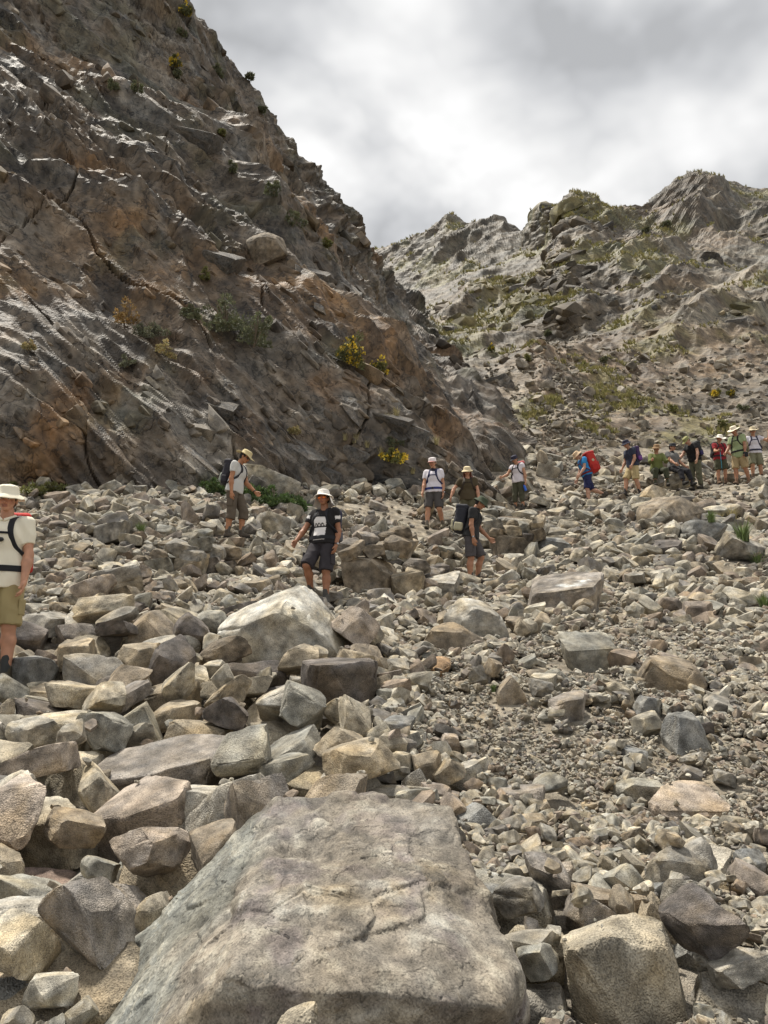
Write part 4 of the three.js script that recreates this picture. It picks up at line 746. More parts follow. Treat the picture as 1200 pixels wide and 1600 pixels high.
wall([[545, 925], [620, 930], [705, 922]], 2, 'middle dry wall');
wall([[770, 868], [850, 862]], 2, 'small stone heap');
// blocks of the left pile, then the rest of the slope
function scatter(n, fx, fw, tones, style) { let k = 0, tries = 0; while (k < n && tries++ < n * 30 && nRocks < 300) { const [x, d] = fx(); const w = fw(x, d); if (nearFoot(x, d, w * 0.55)) continue; const k0 = hk(x, d), g = groundH(x, d); if (k0 >= 0 && noRock[k0]) continue; if (topH(x, d) > g + Math.min(0.16, w * 0.5)) continue; if (freeRock(x, d, w, tones[Math.floor(rr() * tones.length)], 0.16, style)) k++; } }
const leftTones = ['beige', 'tan', 'tan', 'purple', 'greengrey', 'pale', 'brown', 'beige', 'pink', 'grey', 'dark'];
scatter(82, () => { const p = hit(-40 + rr() * 600, 990 + rr() * 600); return [p.x, -p.z]; }, (x, d) => 0.2 + 0.03 * d + 0.2 * rr() * rr(), leftTones);
scatter(34, () => { const p = hit(-20 + rr() * 640, 800 + rr() * 190); return [p.x, -p.z]; }, (x, d) => 0.3 + 0.3 * rr() * rr(), tonesList);
scatter(36, () => { const p = hit(620 + rr() * 600, 1290 + rr() * 320); return [p.x, -p.z]; }, (x, d) => 0.1 + 0.16 * rr(), tonesList);
scatter(200, () => { const p = hit(560 + rr() * 660, 790 + rr() * 500); return [p.x, -p.z]; }, (x, d) => 0.1 + 0.018 * d + 0.14 * rr() * rr(), tonesList);
{ // rocks that read alike are told apart by their order from left to right
  const by = {}; for (const m of rocks) (by[m.userData.label] ??= []).push(m);
  for (const l in by) if (by[l].length > 1) { const a = by[l].sort((p, q) => toPx(p.position)[0] - toPx(q.position)[0]); a.forEach((m, i) => { m.userData.label = (a.length === 2 ? ['left one of two', 'right one of two'][i] : ORD[i] + ' from left of the') + ' ' + l.replace(' rock ', ' rocks '); }); }
}

// stones: convex flakes, many copies, resting on what lies below
{
  const G = new THREE.Group(); G.name = 'scree_stones'; scene.add(G);
  G.userData = { kind: 'stuff', label: 'countless angular stones of the scree' };
  const NV = 14, geos = [], pools = [], R = rng(99);
  for (let i = 0; i < NV; i++) {
    const pts = [], flat = 0.4 + 0.5 * R(), nP = 13 + Math.floor(R() * 8);
    for (let k = 0; k < nP; k++) { const a = V3(R() - 0.5, R() - 0.5, R() - 0.5); const l = Math.max(Math.abs(a.x), Math.abs(a.y), Math.abs(a.z)); a.multiplyScalar((0.42 + 0.1 * R()) / lerp(l, a.length(), 0.45)); a.y *= flat; pts.push(a); }
    const g = new ConvexGeometry(pts); boxUV(g, 0.35 + 0.3 * R()); geos.push(g); pools.push([]);
  }
  for (let i = 0; i < 12; i++) { const st = ['block', 'slab', 'wedge'][i % 3]; geos.push(boxUV(rockGeo(i + 801, 4, st, [1, st === 'slab' ? 0.45 : 0.75, 0.85], 90), 0.6)); pools.push([]); }
  const P = [[0.40, 0.365, 0.30], [0.45, 0.405, 0.325], [0.35, 0.32, 0.27], [0.50, 0.455, 0.37], [0.40, 0.335, 0.25], [0.34, 0.285, 0.24], [0.35, 0.335, 0.29], [0.24, 0.22, 0.20], [0.58, 0.54, 0.46], [0.44, 0.39, 0.31], [0.34, 0.27, 0.21]].map(c => [c[0] * 1.2, c[1] * 1.2, c[2] * 1.17]);
  const total = 390000, list = [];
  const QM = new THREE.Quaternion(), E = new THREE.Euler(), M4 = new THREE.Matrix4(), S = V3(), O = V3();
  // sizes fall off steeply; far off, only the larger stones matter
  for (let n = 0; n < total; n++) {
    const t = R(), px = -130 + R() * 1460, py = 700 + Math.pow(R(), 0.85) * 930;
    const r = dirOf(px, py); let d = 2, ok = false, lo = 1.3, hi = 40;
    for (let i = 0; i < 16; i++) { const mid = Math.sqrt(lo * hi), k = mid / -r.z; if (EYE + r.y * k > smoothH(r.x * k, mid)) lo = mid; else hi = mid; }
    d = lo + (R() - 0.5) * 0.6; const x = n < 90000 ? (R() < 0.5 ? -1 : 1) * (0.49 * d + 3.6 * R()) : r.x * d / -r.z + (R() - 0.5) * 0.4; if (d > 29.5 || d < 1.3) continue;
    const min = 0.008 + 0.0031 * d, w = min * Math.pow(1 - t * 0.9985, -0.51);
    list.push([x, d, Math.min(w, x > 0.05 * d && d < 10 && R() < 0.85 ? 0.045 + 0.011 * d : 0.1 + 0.022 * d)]);
  }
  list.sort((a, b) => b[2] - a[2]);
  for (const [x, d, w] of list) {
    const g = dirt(x, d);
    if (g > 0.25 && w > 0.05 && R() < g * 0.7) continue;
    if (g > 0.4 && R() < 0.72 * g) continue;
    if (w > 0.08 && nearFoot(x, d, w * 0.3 - 0.06)) continue;
    const k = hk(x, d); if (k < 0 || noRock[k]) continue;
    if (x < -0.03 * d && d < 9.5 && (w < 0.05 || w > 0.13) && R() < 0.6) continue;
    const lift = hm[k] - hg[k];
    if (lift > 0.07 + 0.25 * w && R() < (lift > 0.14 ? 0.999 : 0.97)) continue;
    const f = w * 0.3, ys = [hm[k], topH(x + f, d), topH(x - f, d), topH(x, d + f), topH(x, d - f)];
    const mx = Math.max(...ys), av = ys.reduce((a, b) => a + b) / 5; if (mx - av > w * 1.2) continue;
    const th = w * (0.35 + 0.35 * R()), y = av + th * (0.1 + 0.3 * R());
    E.set(0.2 + (R() - 0.5) * 1.4, R() * 6.28, (R() - 0.5) * 1.4, 'YXZ'); QM.setFromEuler(E);
    S.set(w * (0.9 + 0.5 * R()), w * (0.7 + 0.6 * R()), w * (0.7 + 0.4 * R())); O.set(x, y, -d); M4.compose(O, QM, S);
    const pool = pools[w > 0.012 * d + 0.02 ? NV + Math.floor(R() * 12) : Math.floor(R() * NV)]; const c = P[Math.floor(R() * P.length)], b = (0.82 + 0.36 * R()) * (w < 0.05 ? 1.12 : 1);
    pool.push([M4.clone(), c[0] * b, c[1] * b, c[2] * b]);
    const n = Math.ceil(w * 0.42 / HC); for (let j = -n; j <= n; j++) for (let i = -n; i <= n; i++) { const q = (i * i + j * j) * HC * HC / (w * w * 0.2 + 1e-6); if (q > 1) continue; const kk = k + j * HNX + i; if (kk < 0 || kk >= hm.length) continue; const yy = y + th * 0.45 * (1 - q); if (hm[kk] < yy) hm[kk] = yy; }
  }
  const mat = new THREE.MeshStandardMaterial({ map: grainMap, bumpMap: grainBump, bumpScale: 0.006, roughness: 0.92 });
  const col = new THREE.Color(); let cnt = 0;
  const mat2 = mat.clone(); mat2.vertexColors = true;
  geos.forEach((g, i) => { const im = shadows(new THREE.InstancedMesh(g, i < NV ? mat : mat2, pools[i].length)); im.name = 'stone'; im.userData = { kind: 'stuff' }; pools[i].forEach((e, k) => { im.setMatrixAt(k, e[0]); im.setColorAt(k, col.setRGB(e[1], e[2], e[3])); }); cnt += pools[i].length; G.add(im); });
}
// loose stones lying on the lower mountainside
{
  const R = rng(77), pos = mountainB.geometry.attributes.position, nor = mountainB.geometry.attributes.normal, lists = [[], [], [], []]; let n = 0, t = 0;
  while (n < 3500 && t++ < 300000) { const i = Math.floor(R() * pos.count), z = -pos.getZ(i); if (z > 62 || z < 27 || nor.getY(i) < 0.42) continue; if (R() > sst(64, 30, z)) continue; lists[n++ % 4].push([pos.getX(i), pos.getY(i), -z]); }
  const G = new THREE.Group(); G.name = 'mountain_stones'; G.userData = { kind: 'stuff', label: 'loose stones strewn over the lower mountainside' }; scene.add(G);
  const M = new THREE.Matrix4(), q = new THREE.Quaternion(), c = new THREE.Color(), mat = new THREE.MeshStandardMaterial({ vertexColors: true, map: grainMap, roughness: 0.92 });
  lists.forEach((l, k) => { const im = shadows(new THREE.InstancedMesh(boxUV(rockGeo(k + 851, 2, ['block', 'slab', 'wedge', 'slab'][k], [1, 0.6, 0.85], 90), 0.6), mat, l.length)); im.name = 'stone'; im.userData = { kind: 'stuff' };
    l.forEach(([x, y, z], i) => { const s = (0.05 + 0.0034 * -z) * Math.pow(1 - R() * 0.985, -0.4); q.setFromEuler(new THREE.Euler(R() - 0.3, R() * 6.28, R() - 0.5)); M.compose(V3(x, y + 0.1 * s, z), q, V3(s, s, s)); im.setMatrixAt(i, M); const b = 0.7 + 0.6 * R(), w = R(); im.setColorAt(i, c.setRGB(lerp(0.36, 0.46, w) * b, lerp(0.32, 0.41, w) * b, lerp(0.25, 0.34, w) * b)); }); G.add(im); });
}
// ---------------------------------------------------------------- hikers: bodies as one continuous skin, clothes over them
// meshes a distance field (negative inside) on a grid of its own
function netMesh(f, lo, hi, cell) {
  const nx = Math.ceil((hi.x - lo.x) / cell) + 2, ny = Math.ceil((hi.y - lo.y) / cell) + 2, nz = Math.ceil((hi.z - lo.z) / cell) + 2;
  const F = new Float32Array(nx * ny * nz).fill(1), B = 6, X = i => lo.x + (i - 0.5) * cell;
  for (let bz = 0; bz < nz; bz += B) for (let by = 0; by < ny; by += B) for (let bx = 0; bx < nx; bx += B) {
    const c = f(lo.x + (bx + B / 2 - 0.5) * cell, lo.y + (by + B / 2 - 0.5) * cell, lo.z + (bz + B / 2 - 0.5) * cell);
    if (Math.abs(c) > cell * B * 1.35 + 0.03) { if (c < 0) for (let z = bz; z < Math.min(nz, bz + B); z++) for (let y = by; y < Math.min(ny, by + B); y++) for (let x = bx; x < Math.min(nx, bx + B); x++) F[(z * ny + y) * nx + x] = -1; continue; }
    for (let z = bz; z < Math.min(nz, bz + B); z++) for (let y = by; y < Math.min(ny, by + B); y++) for (let x = bx; x < Math.min(nx, bx + B); x++) F[(z * ny + y) * nx + x] = f(lo.x + (x - 0.5) * cell, lo.y + (y - 0.5) * cell, lo.z + (z - 0.5) * cell);
  }
  const id = new Int32Array(nx * ny * nz).fill(-1), pos = [], idx = [], sx = 1, sy = nx, sz = nx * ny;
  const E = [[0, 1], [0, 2], [0, 4], [1, 3], [1, 5], [2, 3], [2, 6], [3, 7], [4, 5], [4, 6], [5, 7], [6, 7]], off = [0, sx, sy, sx + sy, sz, sx + sz, sy + sz, sx + sy + sz];
  for (let z = 0; z < nz - 1; z++) for (let y = 0; y < ny - 1; y++) for (let x = 0; x < nx - 1; x++) {
    const o = (z * ny + y) * nx + x; let m = 0; for (let k = 0; k < 8; k++) if (F[o + off[k]] < 0) m |= 1 << k; if (m === 0 || m === 255) continue;
    let px = 0, py = 0, pz = 0, n = 0;
    for (const [a, b] of E) { const fa = F[o + off[a]], fb = F[o + off[b]]; if ((fa < 0) === (fb < 0)) continue; const t = fa / (fa - fb); px += lerp(a & 1, b & 1, t); py += lerp((a >> 1) & 1, (b >> 1) & 1, t); pz += lerp(a >> 2, b >> 2, t); n++; }
    id[o] = pos.length / 3; pos.push(lo.x + (x - 0.5 + px / n) * cell, lo.y + (y - 0.5 + py / n) * cell, lo.z + (z - 0.5 + pz / n) * cell);
  }
  for (let z = 1; z < nz - 1; z++) for (let y = 1; y < ny - 1; y++) for (let x = 1; x < nx - 1; x++) {
    const o = (z * ny + y) * nx + x, s = F[o] < 0;
    const quad = (a, b, c, d, flip) => { if (a < 0 || b < 0 || c < 0 || d < 0) return; if (flip) idx.push(a, c, b, a, d, c); else idx.push(a, b, c, a, c, d); };
    if (s !== F[o + sx] < 0) quad(id[o], id[o - sy], id[o - sy - sz], id[o - sz], s);
    if (s !== F[o + sy] < 0) quad(id[o], id[o - sz], id[o - sx - sz], id[o - sx], s);
    if (s !== F[o + sz] < 0) quad(id[o], id[o - sx], id[o - sx - sy], id[o - sy], s);
  }
  for (let i = 0; i < idx.length; i += 3) { const t = idx[i + 1]; idx[i + 1] = idx[i + 2]; idx[i + 2] = t; }
  const g = new THREE.BufferGeometry(); g.setAttribute('position', new THREE.Float32BufferAttribute(pos, 3)); g.setIndex(idx); g.computeVertexNormals();
  // orient outward
  let vol = 0; for (let i = 0; i < idx.length; i += 3) { const [a, b, c] = [idx[i] * 3, idx[i + 1] * 3, idx[i + 2] * 3]; vol += pos[a] * (pos[b + 1] * pos[c + 2] - pos[b + 2] * pos[c + 1]) - pos[a + 1] * (pos[b] * pos[c + 2] - pos[b + 2] * pos[c]) + pos[a + 2] * (pos[b] * pos[c + 1] - pos[b + 1] * pos[c]); }
  if (vol < 0) { for (let i = 0; i < idx.length; i += 3) { const t = idx[i + 1]; idx[i + 1] = idx[i + 2]; idx[i + 2] = t; } g.setIndex(idx); g.computeVertexNormals(); }
  return g;
}
// a field made of tapered capsules and ellipsoids, smoothly joined
function field(prims, k, noise) {
  const eva = (p, x, y, z) => {
    let d;
    if (p.b) { const a = p.a, bx = p.b.x - a.x, by = p.b.y - a.y, bz = p.b.z - a.z, ax = x - a.x, ay = y - a.y, az = z - a.z; let h = (ax * bx + ay * by + az * bz) / (bx * bx + by * by + bz * bz); h = h < 0 ? 0 : h > 1 ? 1 : h; const qx = ax - bx * h, qy = ay - by * h, qz = az - bz * h; d = Math.sqrt(qx * qx + qy * qy + qz * qz) - (p.ra + (p.rb - p.ra) * h); }
    else { let qx = x - p.c.x, qy = y - p.c.y, qz = z - p.c.z; if (p.q) { const v = TV.set(qx, qy, qz).applyQuaternion(p.qi ??= p.q.clone().invert()); qx = v.x; qy = v.y; qz = v.z; }
      if (p.box) { const ex = Math.abs(qx) - p.r[0] + p.box, ey = Math.abs(qy) - p.r[1] + p.box, ez = Math.abs(qz) - p.r[2] + p.box; d = Math.hypot(Math.max(ex, 0), Math.max(ey, 0), Math.max(ez, 0)) + Math.min(Math.max(ex, ey, ez), 0) - p.box; }
      else { const k0 = Math.hypot(qx / p.r[0], qy / p.r[1], qz / p.r[2]), k1 = Math.hypot(qx / (p.r[0] * p.r[0]), qy / (p.r[1] * p.r[1]), qz / (p.r[2] * p.r[2])); d = k1 < 1e-6 ? -p.r[0] : k0 * (k0 - 1) / k1; } }
    if (p.clip) for (const c of p.clip) { const e = (x - c[0].x) * c[1].x + (y - c[0].y) * c[1].y + (z - c[0].z) * c[1].z; if (e > d) d = e; }
    return d;
  };
  const TV = V3();
  const f = (x, y, z) => {
    let d = 1e3;
    for (const p of prims) { if (p.sub) continue; const e = eva(p, x, y, z), kk = p.k ?? k; const h = Math.max(kk - Math.abs(d - e), 0) / kk; d = Math.min(d, e) - h * h * kk * 0.25; }
    for (const p of prims) if (p.sub) { const e = -eva(p, x, y, z); d = Math.max(d, e); }
    if (noise && Math.abs(d) < 0.06) d += noise(x, y, z);
    return d;
  };
  const lo = V3(1e9, 1e9, 1e9), hi = V3(-1e9, -1e9, -1e9);
  for (const p of prims) { if (p.sub) continue; const ps = p.b ? [[p.a, p.ra], [p.b, p.rb]] : [[p.c, Math.max(...p.r) * (p.box ? 1.5 : 1)]]; for (const [c, r] of ps) { lo.min(V3(c.x - r, c.y - r, c.z - r)); hi.max(V3(c.x + r, c.y + r, c.z + r)); } }
  lo.subScalar(0.02); hi.addScalar(0.02);
  return { f, lo, hi, mesh: cell => netMesh(f, lo, hi, cell) };
}
const mid = (a, b, t) => a.clone().lerp(b, t);
const cloth = (c, rough = 0.9) => new THREE.MeshStandardMaterial({ color: c, roughness: rough });
function lathe(prof, seg = 28) { return new THREE.LatheGeometry(prof.map(p => new THREE.Vector2(p[0], p[1])), seg); }
function setCol(g, fn) { const p = g.attributes.position, c = new Float32Array(p.count * 3); for (let i = 0; i < p.count; i++) { const k = fn(p.getX(i), p.getY(i), p.getZ(i)); c[i * 3] = k.r; c[i * 3 + 1] = k.g; c[i * 3 + 2] = k.b; } g.setAttribute('color', new THREE.BufferAttribute(c, 3)); return g; }

function headGeo(s, cell) {
  const k = s.h / 1.75, E = (x, y, z, rx, ry, rz, extra) => ({ c: V3(x * k, y * k, z * k), r: [rx * k, ry * k, rz * k], ...extra });
  const pr = [E(0, 0.03, -0.012, 0.077, 0.09, 0.096), E(0, -0.03, 0.018, 0.062, 0.075, 0.072), E(0, -0.088, 0.052, 0.03, 0.024, 0.028),
    E(0, 0.012, 0.078, 0.05, 0.012, 0.016), E(0.03, -0.03, 0.062, 0.024, 0.026, 0.022), E(-0.03, -0.03, 0.062, 0.024, 0.026, 0.022),
    { a: V3(0, 0.006, 0.083).multiplyScalar(k), b: V3(0, -0.034, 0.106).multiplyScalar(k), ra: 0.009 * k, rb: 0.013 * k, k: 0.012 }, E(0.011, -0.038, 0.094, 0.009, 0.007, 0.01, { k: 0.008 }), E(-0.011, -0.038, 0.094, 0.009, 0.007, 0.01, { k: 0.008 }),
    E(0, -0.060, 0.079, 0.024, 0.006, 0.010, { k: 0.008 }), E(0, -0.071, 0.078, 0.02, 0.0065, 0.010, { k: 0.008 }),
    E(0.078, -0.008, -0.008, 0.011, 0.032, 0.02, { k: 0.008 }), E(-0.078, -0.008, -0.008, 0.011, 0.032, 0.02, { k: 0.008 }),
    E(0.031, 0.0, 0.092, 0.016, 0.009, 0.012, { sub: true }), E(-0.031, 0.0, 0.092, 0.016, 0.009, 0.012, { sub: true })];
  return field(pr, 0.022 * k).mesh(cell);
}
function handPrims(w, h, fwd, side, k, curl) { // wrist, knuckles, palm-facing direction; fingers curl towards the palm
  const d = h.clone().sub(w).normalize(), pal = fwd.clone().addScaledVector(d, -fwd.dot(d)).normalize(), lat = d.clone().cross(pal).normalize().multiplyScalar(side);
  const pr = [{ a: w.clone().addScaledVector(d, -0.03), b: w.clone().addScaledVector(d, 0.025 * k), ra: 0.026 * k, rb: 0.027 * k }];
  const K = [];
  for (let i = 0; i < 4; i++) { const o = (i - 1.5) * 0.0205 * k; K.push(w.clone().addScaledVector(d, (0.094 - Math.abs(i - 1.2) * 0.006) * k).addScaledVector(lat, o)); pr.push({ a: w.clone().addScaledVector(d, 0.02 * k).addScaledVector(lat, o * 0.6), b: K[i], ra: 0.0175 * k, rb: 0.0125 * k }); }
  const len = [0.068, 0.078, 0.074, 0.058];
  for (let i = 0; i < 4; i++) { const c = curl * (1 + i * 0.08); let dir = d.clone(), p = K[i]; for (let q = 0; q < 3; q++) { const a = c * (q === 0 ? 0.7 : 1); dir = dir.clone().multiplyScalar(Math.cos(a)).addScaledVector(pal, Math.sin(a)).normalize(); const n = p.clone().addScaledVector(dir, len[i] * k * [0.44, 0.31, 0.25][q]); pr.push({ a: p, b: n, ra: (0.0098 - q * 0.0008) * k, rb: (0.0092 - q * 0.001) * k, k: 0.006 }); p = n; } }
  // thumb leaves the side of the palm near its base
  const t0 = w.clone().addScaledVector(d, 0.03 * k).addScaledVector(lat, -0.026 * k), t1 = t0.clone().addScaledVector(d, 0.034 * k).addScaledVector(lat, -0.022 * k).addScaledVector(pal, 0.012 * k), t2 = t1.clone().addScaledVector(d, 0.032 * k).addScaledVector(lat, -0.004 * k).addScaledVector(pal, 0.014 * k);
  pr.push({ a: t0, b: t1, ra: 0.0155 * k, rb: 0.0115 * k }, { a: t1, b: t2, ra: 0.0112 * k, rb: 0.0095 * k, k: 0.008 });
  return pr;
}
function ribbon(pts, w, t, side) { // flat webbing along a path; side: direction of its width at each point
  const cv = new THREE.CatmullRomCurve3(pts), n = pts.length * 7, pos = [], idx = [];
  for (let i = 0; i <= n; i++) {
    const p = cv.getPoint(i / n), d = cv.getTangent(i / n), s = side(p).clone().addScaledVector(d, -side(p).dot(d)).normalize(), o = s.clone().cross(d).normalize();
    for (const [a, b] of [[-1, -1], [1, -1], [1, 1], [-1, 1]]) { const v = p.clone().addScaledVector(s, a * w / 2).addScaledVector(o, b * t / 2); pos.push(v.x, v.y, v.z); }
  }
  for (let i = 0; i < n; i++) for (let k = 0; k < 4; k++) { const a = i * 4 + k, b = i * 4 + (k + 1) % 4; idx.push(a, b, b + 4, a, b + 4, a + 4); }
  idx.push(0, 2, 1, 0, 3, 2); const e = n * 4; idx.push(e, e + 1, e + 2, e, e + 2, e + 3);
  const g = new THREE.BufferGeometry(); g.setAttribute('position', new THREE.Float32BufferAttribute(pos, 3)); g.setIndex(idx); const q = g.toNonIndexed(); q.computeVertexNormals(); return q;
}
function hatParts(s, root) {
  const k = s.h / 1.75 * 1.04, hat = s.hat, m = cloth(hat.c, 0.85), q = s.J.hq, place = (o, up, fw = 0) => { o.quaternion.copy(q); o.position.copy(s.J.head).add(V3(0, up * k, fw * k).applyQuaternion(q)); return o; };
  const crown = (h, r1, r0, br, drop, th = 0.004) => { // crown with a brim of its own thickness
    const P = []; P.push([0.0005, h]); for (let i = 1; i <= 5; i++) { const a = i / 5 * Math.PI / 2; P.push([r1 * Math.pow(Math.sin(a), 0.75), h - (1 - Math.cos(a)) * 0.028]); }
    P.push([r0, 0.004], [lerp(r0, br, 0.5), -drop * 0.35 + 0.004], [br, -drop + th], [br + 0.002, -drop], [br - 0.002, -drop - th], [lerp(r0, br, 0.5), -drop * 0.35 - th], [r0 - 0.006, -th], [r1 - 0.008, h - 0.04], [0.0005, h - 0.012]);
    return lathe(P.map(a => [a[0] * k, a[1] * k]), 36);
  };
  const wob = (g, amt, seed, saddle = 0) => { const p = g.attributes.position; for (let i = 0; i < p.count; i++) { const x = p.getX(i), y = p.getY(i), z = p.getZ(i), r = Math.hypot(x, z), a = Math.atan2(x, z); p.setXYZ(i, x * 0.94, y + (r > 0.1 ? (amt * vn(Math.cos(a) * 2, Math.sin(a) * 2, seed, 3) + saddle * Math.cos(2 * a)) * (r - 0.1) * 12 : 0) + 0.003 * vn(x * 40, y * 40, z * 40, 5), z * 1.12); } g.computeVertexNormals(); return g; };
  let g;
  const sd = s.px * 0.37;
  if (hat.kind === 'bucket') g = wob(crown(0.088, 0.088, 0.099, 0.145, 0.042), 0.012, sd);
  if (hat.kind === 'wide') g = wob(crown(0.098, 0.086, 0.098, 0.178, 0.012), 0.016, sd, -0.014);
  if (hat.kind === 'broad') g = wob(crown(0.105, 0.086, 0.098, 0.2, 0.008), 0.018, sd, -0.01);
  if (hat.kind === 'flap') g = wob(crown(0.092, 0.09, 0.1, 0.15, 0.03), 0.01, sd);
  if (hat.kind === 'cap') g = wob(crown(0.088, 0.09, 0.097, 0.1, 0.008), 0.003, sd);
  const c = mesh('hat', g, m, root); place(c, 0.044); c.rotateX(hat.kind === 'flap' ? -0.04 : 0.02);
  if (hat.kind === 'cap') { // peak
    const P = [], I = [], n = 14; for (let t = 0; t < 2; t++) for (let i = 0; i <= n; i++) { const a = (i / n - 0.5) * 2.5, x = Math.sin(a) * 0.093, z = Math.cos(a) * 0.108, e = Math.pow(Math.max(0, Math.cos(a * 0.95)), 0.6); for (let r = 0; r <= 3; r++) P.push(x * (1 + 0.05 * r * e) * k, (-0.004 - 0.007 * r * e - x * x * 1.2 - t * 0.004) * k, (z + 0.026 * r * e) * k); }
    const W = 4, L = (n + 1) * W; for (let i = 0; i < n; i++) for (let r = 0; r < 3; r++) { const a = i * W + r; I.push(a, a + 1, a + W + 1, a, a + W + 1, a + W, L + a, L + a + W + 1, L + a + 1, L + a, L + a + W, L + a + W + 1); }
    for (let i = 0; i < n; i++) { const a = i * W + 3, b = a + W; I.push(a, L + a, L + b, a, L + b, b); }
    const pg = new THREE.BufferGeometry(); pg.setAttribute('position', new THREE.Float32BufferAttribute(P, 3)); pg.setIndex(I); pg.computeVertexNormals();
    const v = mesh('visor', pg, cloth(hat.visor, 0.85), c); v.position.set(0, 0.004, 0);
  }
  if (hat.kind === 'flap') { // cloth skirt shading the neck
    const P = [], I = [], n = 20; for (let t = 0; t < 2; t++) for (let i = 0; i <= n; i++) { const a = Math.PI + (i / n - 0.5) * 3.7; for (let r = 0; r <= 4; r++) { const R = 0.1 + 0.012 * r + 0.006 * Math.sin(i * 1.7) * r / 4 + t * 0.003; P.push(Math.sin(a) * R * k, -0.035 * r * k - 0.005, Math.cos(a) * R * 1.08 * k); } }
    const W = 5, L = (n + 1) * W; for (let i = 0; i < n; i++) for (let r = 0; r < 4; r++) { const a = i * W + r; I.push(a, a + 1, a + W + 1, a, a + W + 1, a + W, L + a, L + a + W + 1, L + a + 1, L + a, L + a + W, L + a + W + 1); }
    const pg = new THREE.BufferGeometry(); pg.setAttribute('position', new THREE.Float32BufferAttribute(P, 3)); pg.setIndex(I); pg.computeVertexNormals(); mesh('neck_flap', pg, cloth(hat.c, 0.9), c);
  }
}
function buildPack(s, root, B) {
  const pk = s.pack, J = s.J, H = s.h, T = (x, y, z) => J.T(x / H, y / H, z / H), q = J.q;
  const o = thing('rucksack', pk.label, 'rucksack', root.position, root.rotation.y);
  const hh = pk.h / 2, cy = 0.53 - hh - 0.01 + (pk.tall ? 0.1 : 0), cz = -(0.115 + pk.t / 2), cell = Math.max(0.009, s.cell * 0.9);
  const wr = (x, y, z) => 0.007 * vn(x * 14, y * 11, z * 14, 61) + 0.003 * vn(x * 40, y * 30, z * 40, 62);
  const bagF = field([{ c: T(0, cy, cz), q, r: [pk.w / 2, hh, pk.t / 2], box: 0.07 }, { c: T(0, cy - hh * 0.35, cz - pk.t * 0.1), q, r: [pk.w * 0.54, hh * 0.62, pk.t * 0.52] }], 0.05, wr);
  const bag = mesh('bag', bagF.mesh(cell), cloth(pk.c, 0.75), o);
  mesh('lid', field([{ c: T(0, cy + hh * 0.95, cz), q, r: [pk.w * 0.47, 0.06, pk.t * 0.55], box: 0.05 }], 0.03, wr).mesh(cell), cloth(pk.tall ? pk.c2 : pk.c, 0.75), o);
  mesh('pocket', field([{ c: T(0, cy - hh * 0.42, cz - pk.t * 0.52), q, r: [pk.w * 0.4, hh * 0.42, 0.05], box: 0.04 }], 0.03, wr).mesh(cell), cloth(pk.c2, 0.8), o);
  for (const sd of [1, -1]) mesh('side_pocket', field([{ c: T(sd * pk.w * 0.5, cy - hh * 0.55, cz), q, r: [0.035, hh * 0.32, pk.t * 0.36], box: 0.03 }], 0.02, wr).mesh(cell), cloth(sd > 0 || s.px === 738 ? pk.c2 : pk.c, 0.8), o);
  for (const sd of [1, -1]) { const g = ribbon([T(sd * pk.w * 0.2, cy + hh * 0.9, cz - pk.t * 0.5), T(sd * pk.w * 0.2, cy + hh * 0.3, cz - pk.t * 0.56 - 0.02), T(sd * pk.w * 0.2, cy - hh * 0.1, cz - pk.t * 0.58 - 0.03)], 0.02, 0.006, () => V3(1, 0, 0)); mesh('compression_strap', g, cloth(pk.strap), o); }
  if (pk.roll) mesh('roll', field([{ a: T(-0.1, cy + hh + 0.045, cz), b: T(0.1, cy + hh + 0.045, cz), ra: 0.05, rb: 0.05 }], 0.02, wr).mesh(cell), cloth(pk.roll, 0.8), o);
  if (pk.badge) { const b = mesh('badge', field([{ c: T(pk.w * 0.52, cy + 0.05, cz - 0.01), q, r: [0.012, 0.045, 0.045] }], 0.01).mesh(0.008), cloth(hx('#b9a98e')), o); }
  // shoulder straps run over the shirt: pushed out to just clear its surface
  const out = (p, c, lift) => { const d = p.clone().sub(c).normalize(), r = c.clone(); let t = 0.4; for (let i = 0; i < 60; i++) { r.copy(c).addScaledVector(d, t); if (B.f(r.x, r.y, r.z) < 0) break; t -= 0.006; } return c.clone().addScaledVector(d, t + lift); };
  for (const sd of [1, -1]) {
    const path = [[0.075, 0.43, -0.2], [0.078, 0.6, -0.1], [0.085, 0.62, 0.0], [0.09, 0.5, 0.2], [0.1, 0.36, 0.25], [0.14, 0.24, 0.2], [0.22, 0.12, 0.0], [0.2, 0.06, -0.18]].map(a => { const c = T(sd * a[0] * 0.8, Math.min(a[1], 0.46), -0.01); return out(T(sd * a[0], a[1], a[2]), c, 0.006); });
    mesh('shoulder_strap', ribbon(path, 0.052, 0.013, p => V3(1, 0, 0).lerp(J.tfw, 0.15)), cloth(pk.strap, 0.8), o);
  }
  const ring = (y, w) => { const P = []; for (let i = 0; i <= 18; i++) { const a = (i / 18 - 0.5) * 5.4; P.push(out(T(Math.sin(a) * 0.3, y, Math.cos(a) * 0.3), T(0, y, 0), 0.007)); } return ribbon(P, w, 0.014, () => J.tup); };
  if (pk.belt) { mesh('hip_belt', ring(0.035, 0.055), cloth(pk.beltC ?? pk.strap, 0.8), o); const b = out(T(0, 0.035, 0.4), T(0, 0.035, 0), 0.012); mesh('buckle', field([{ c: b, q, r: [0.03, 0.024, 0.01], box: 0.008 }], 0.01).mesh(0.006), cloth(hx('#0e0e10'), 0.5), o); }
  if (s.px !== 363) { const P = [0.1, 0.05, 0, -0.05, -0.1].map(x => out(T(x, 0.36, 0.4), T(x * 0.8, 0.36, 0), 0.012)); mesh('chest_strap', ribbon(P, 0.02, 0.006, () => J.tup), cloth(pk.strap), o); }
  return o;
}
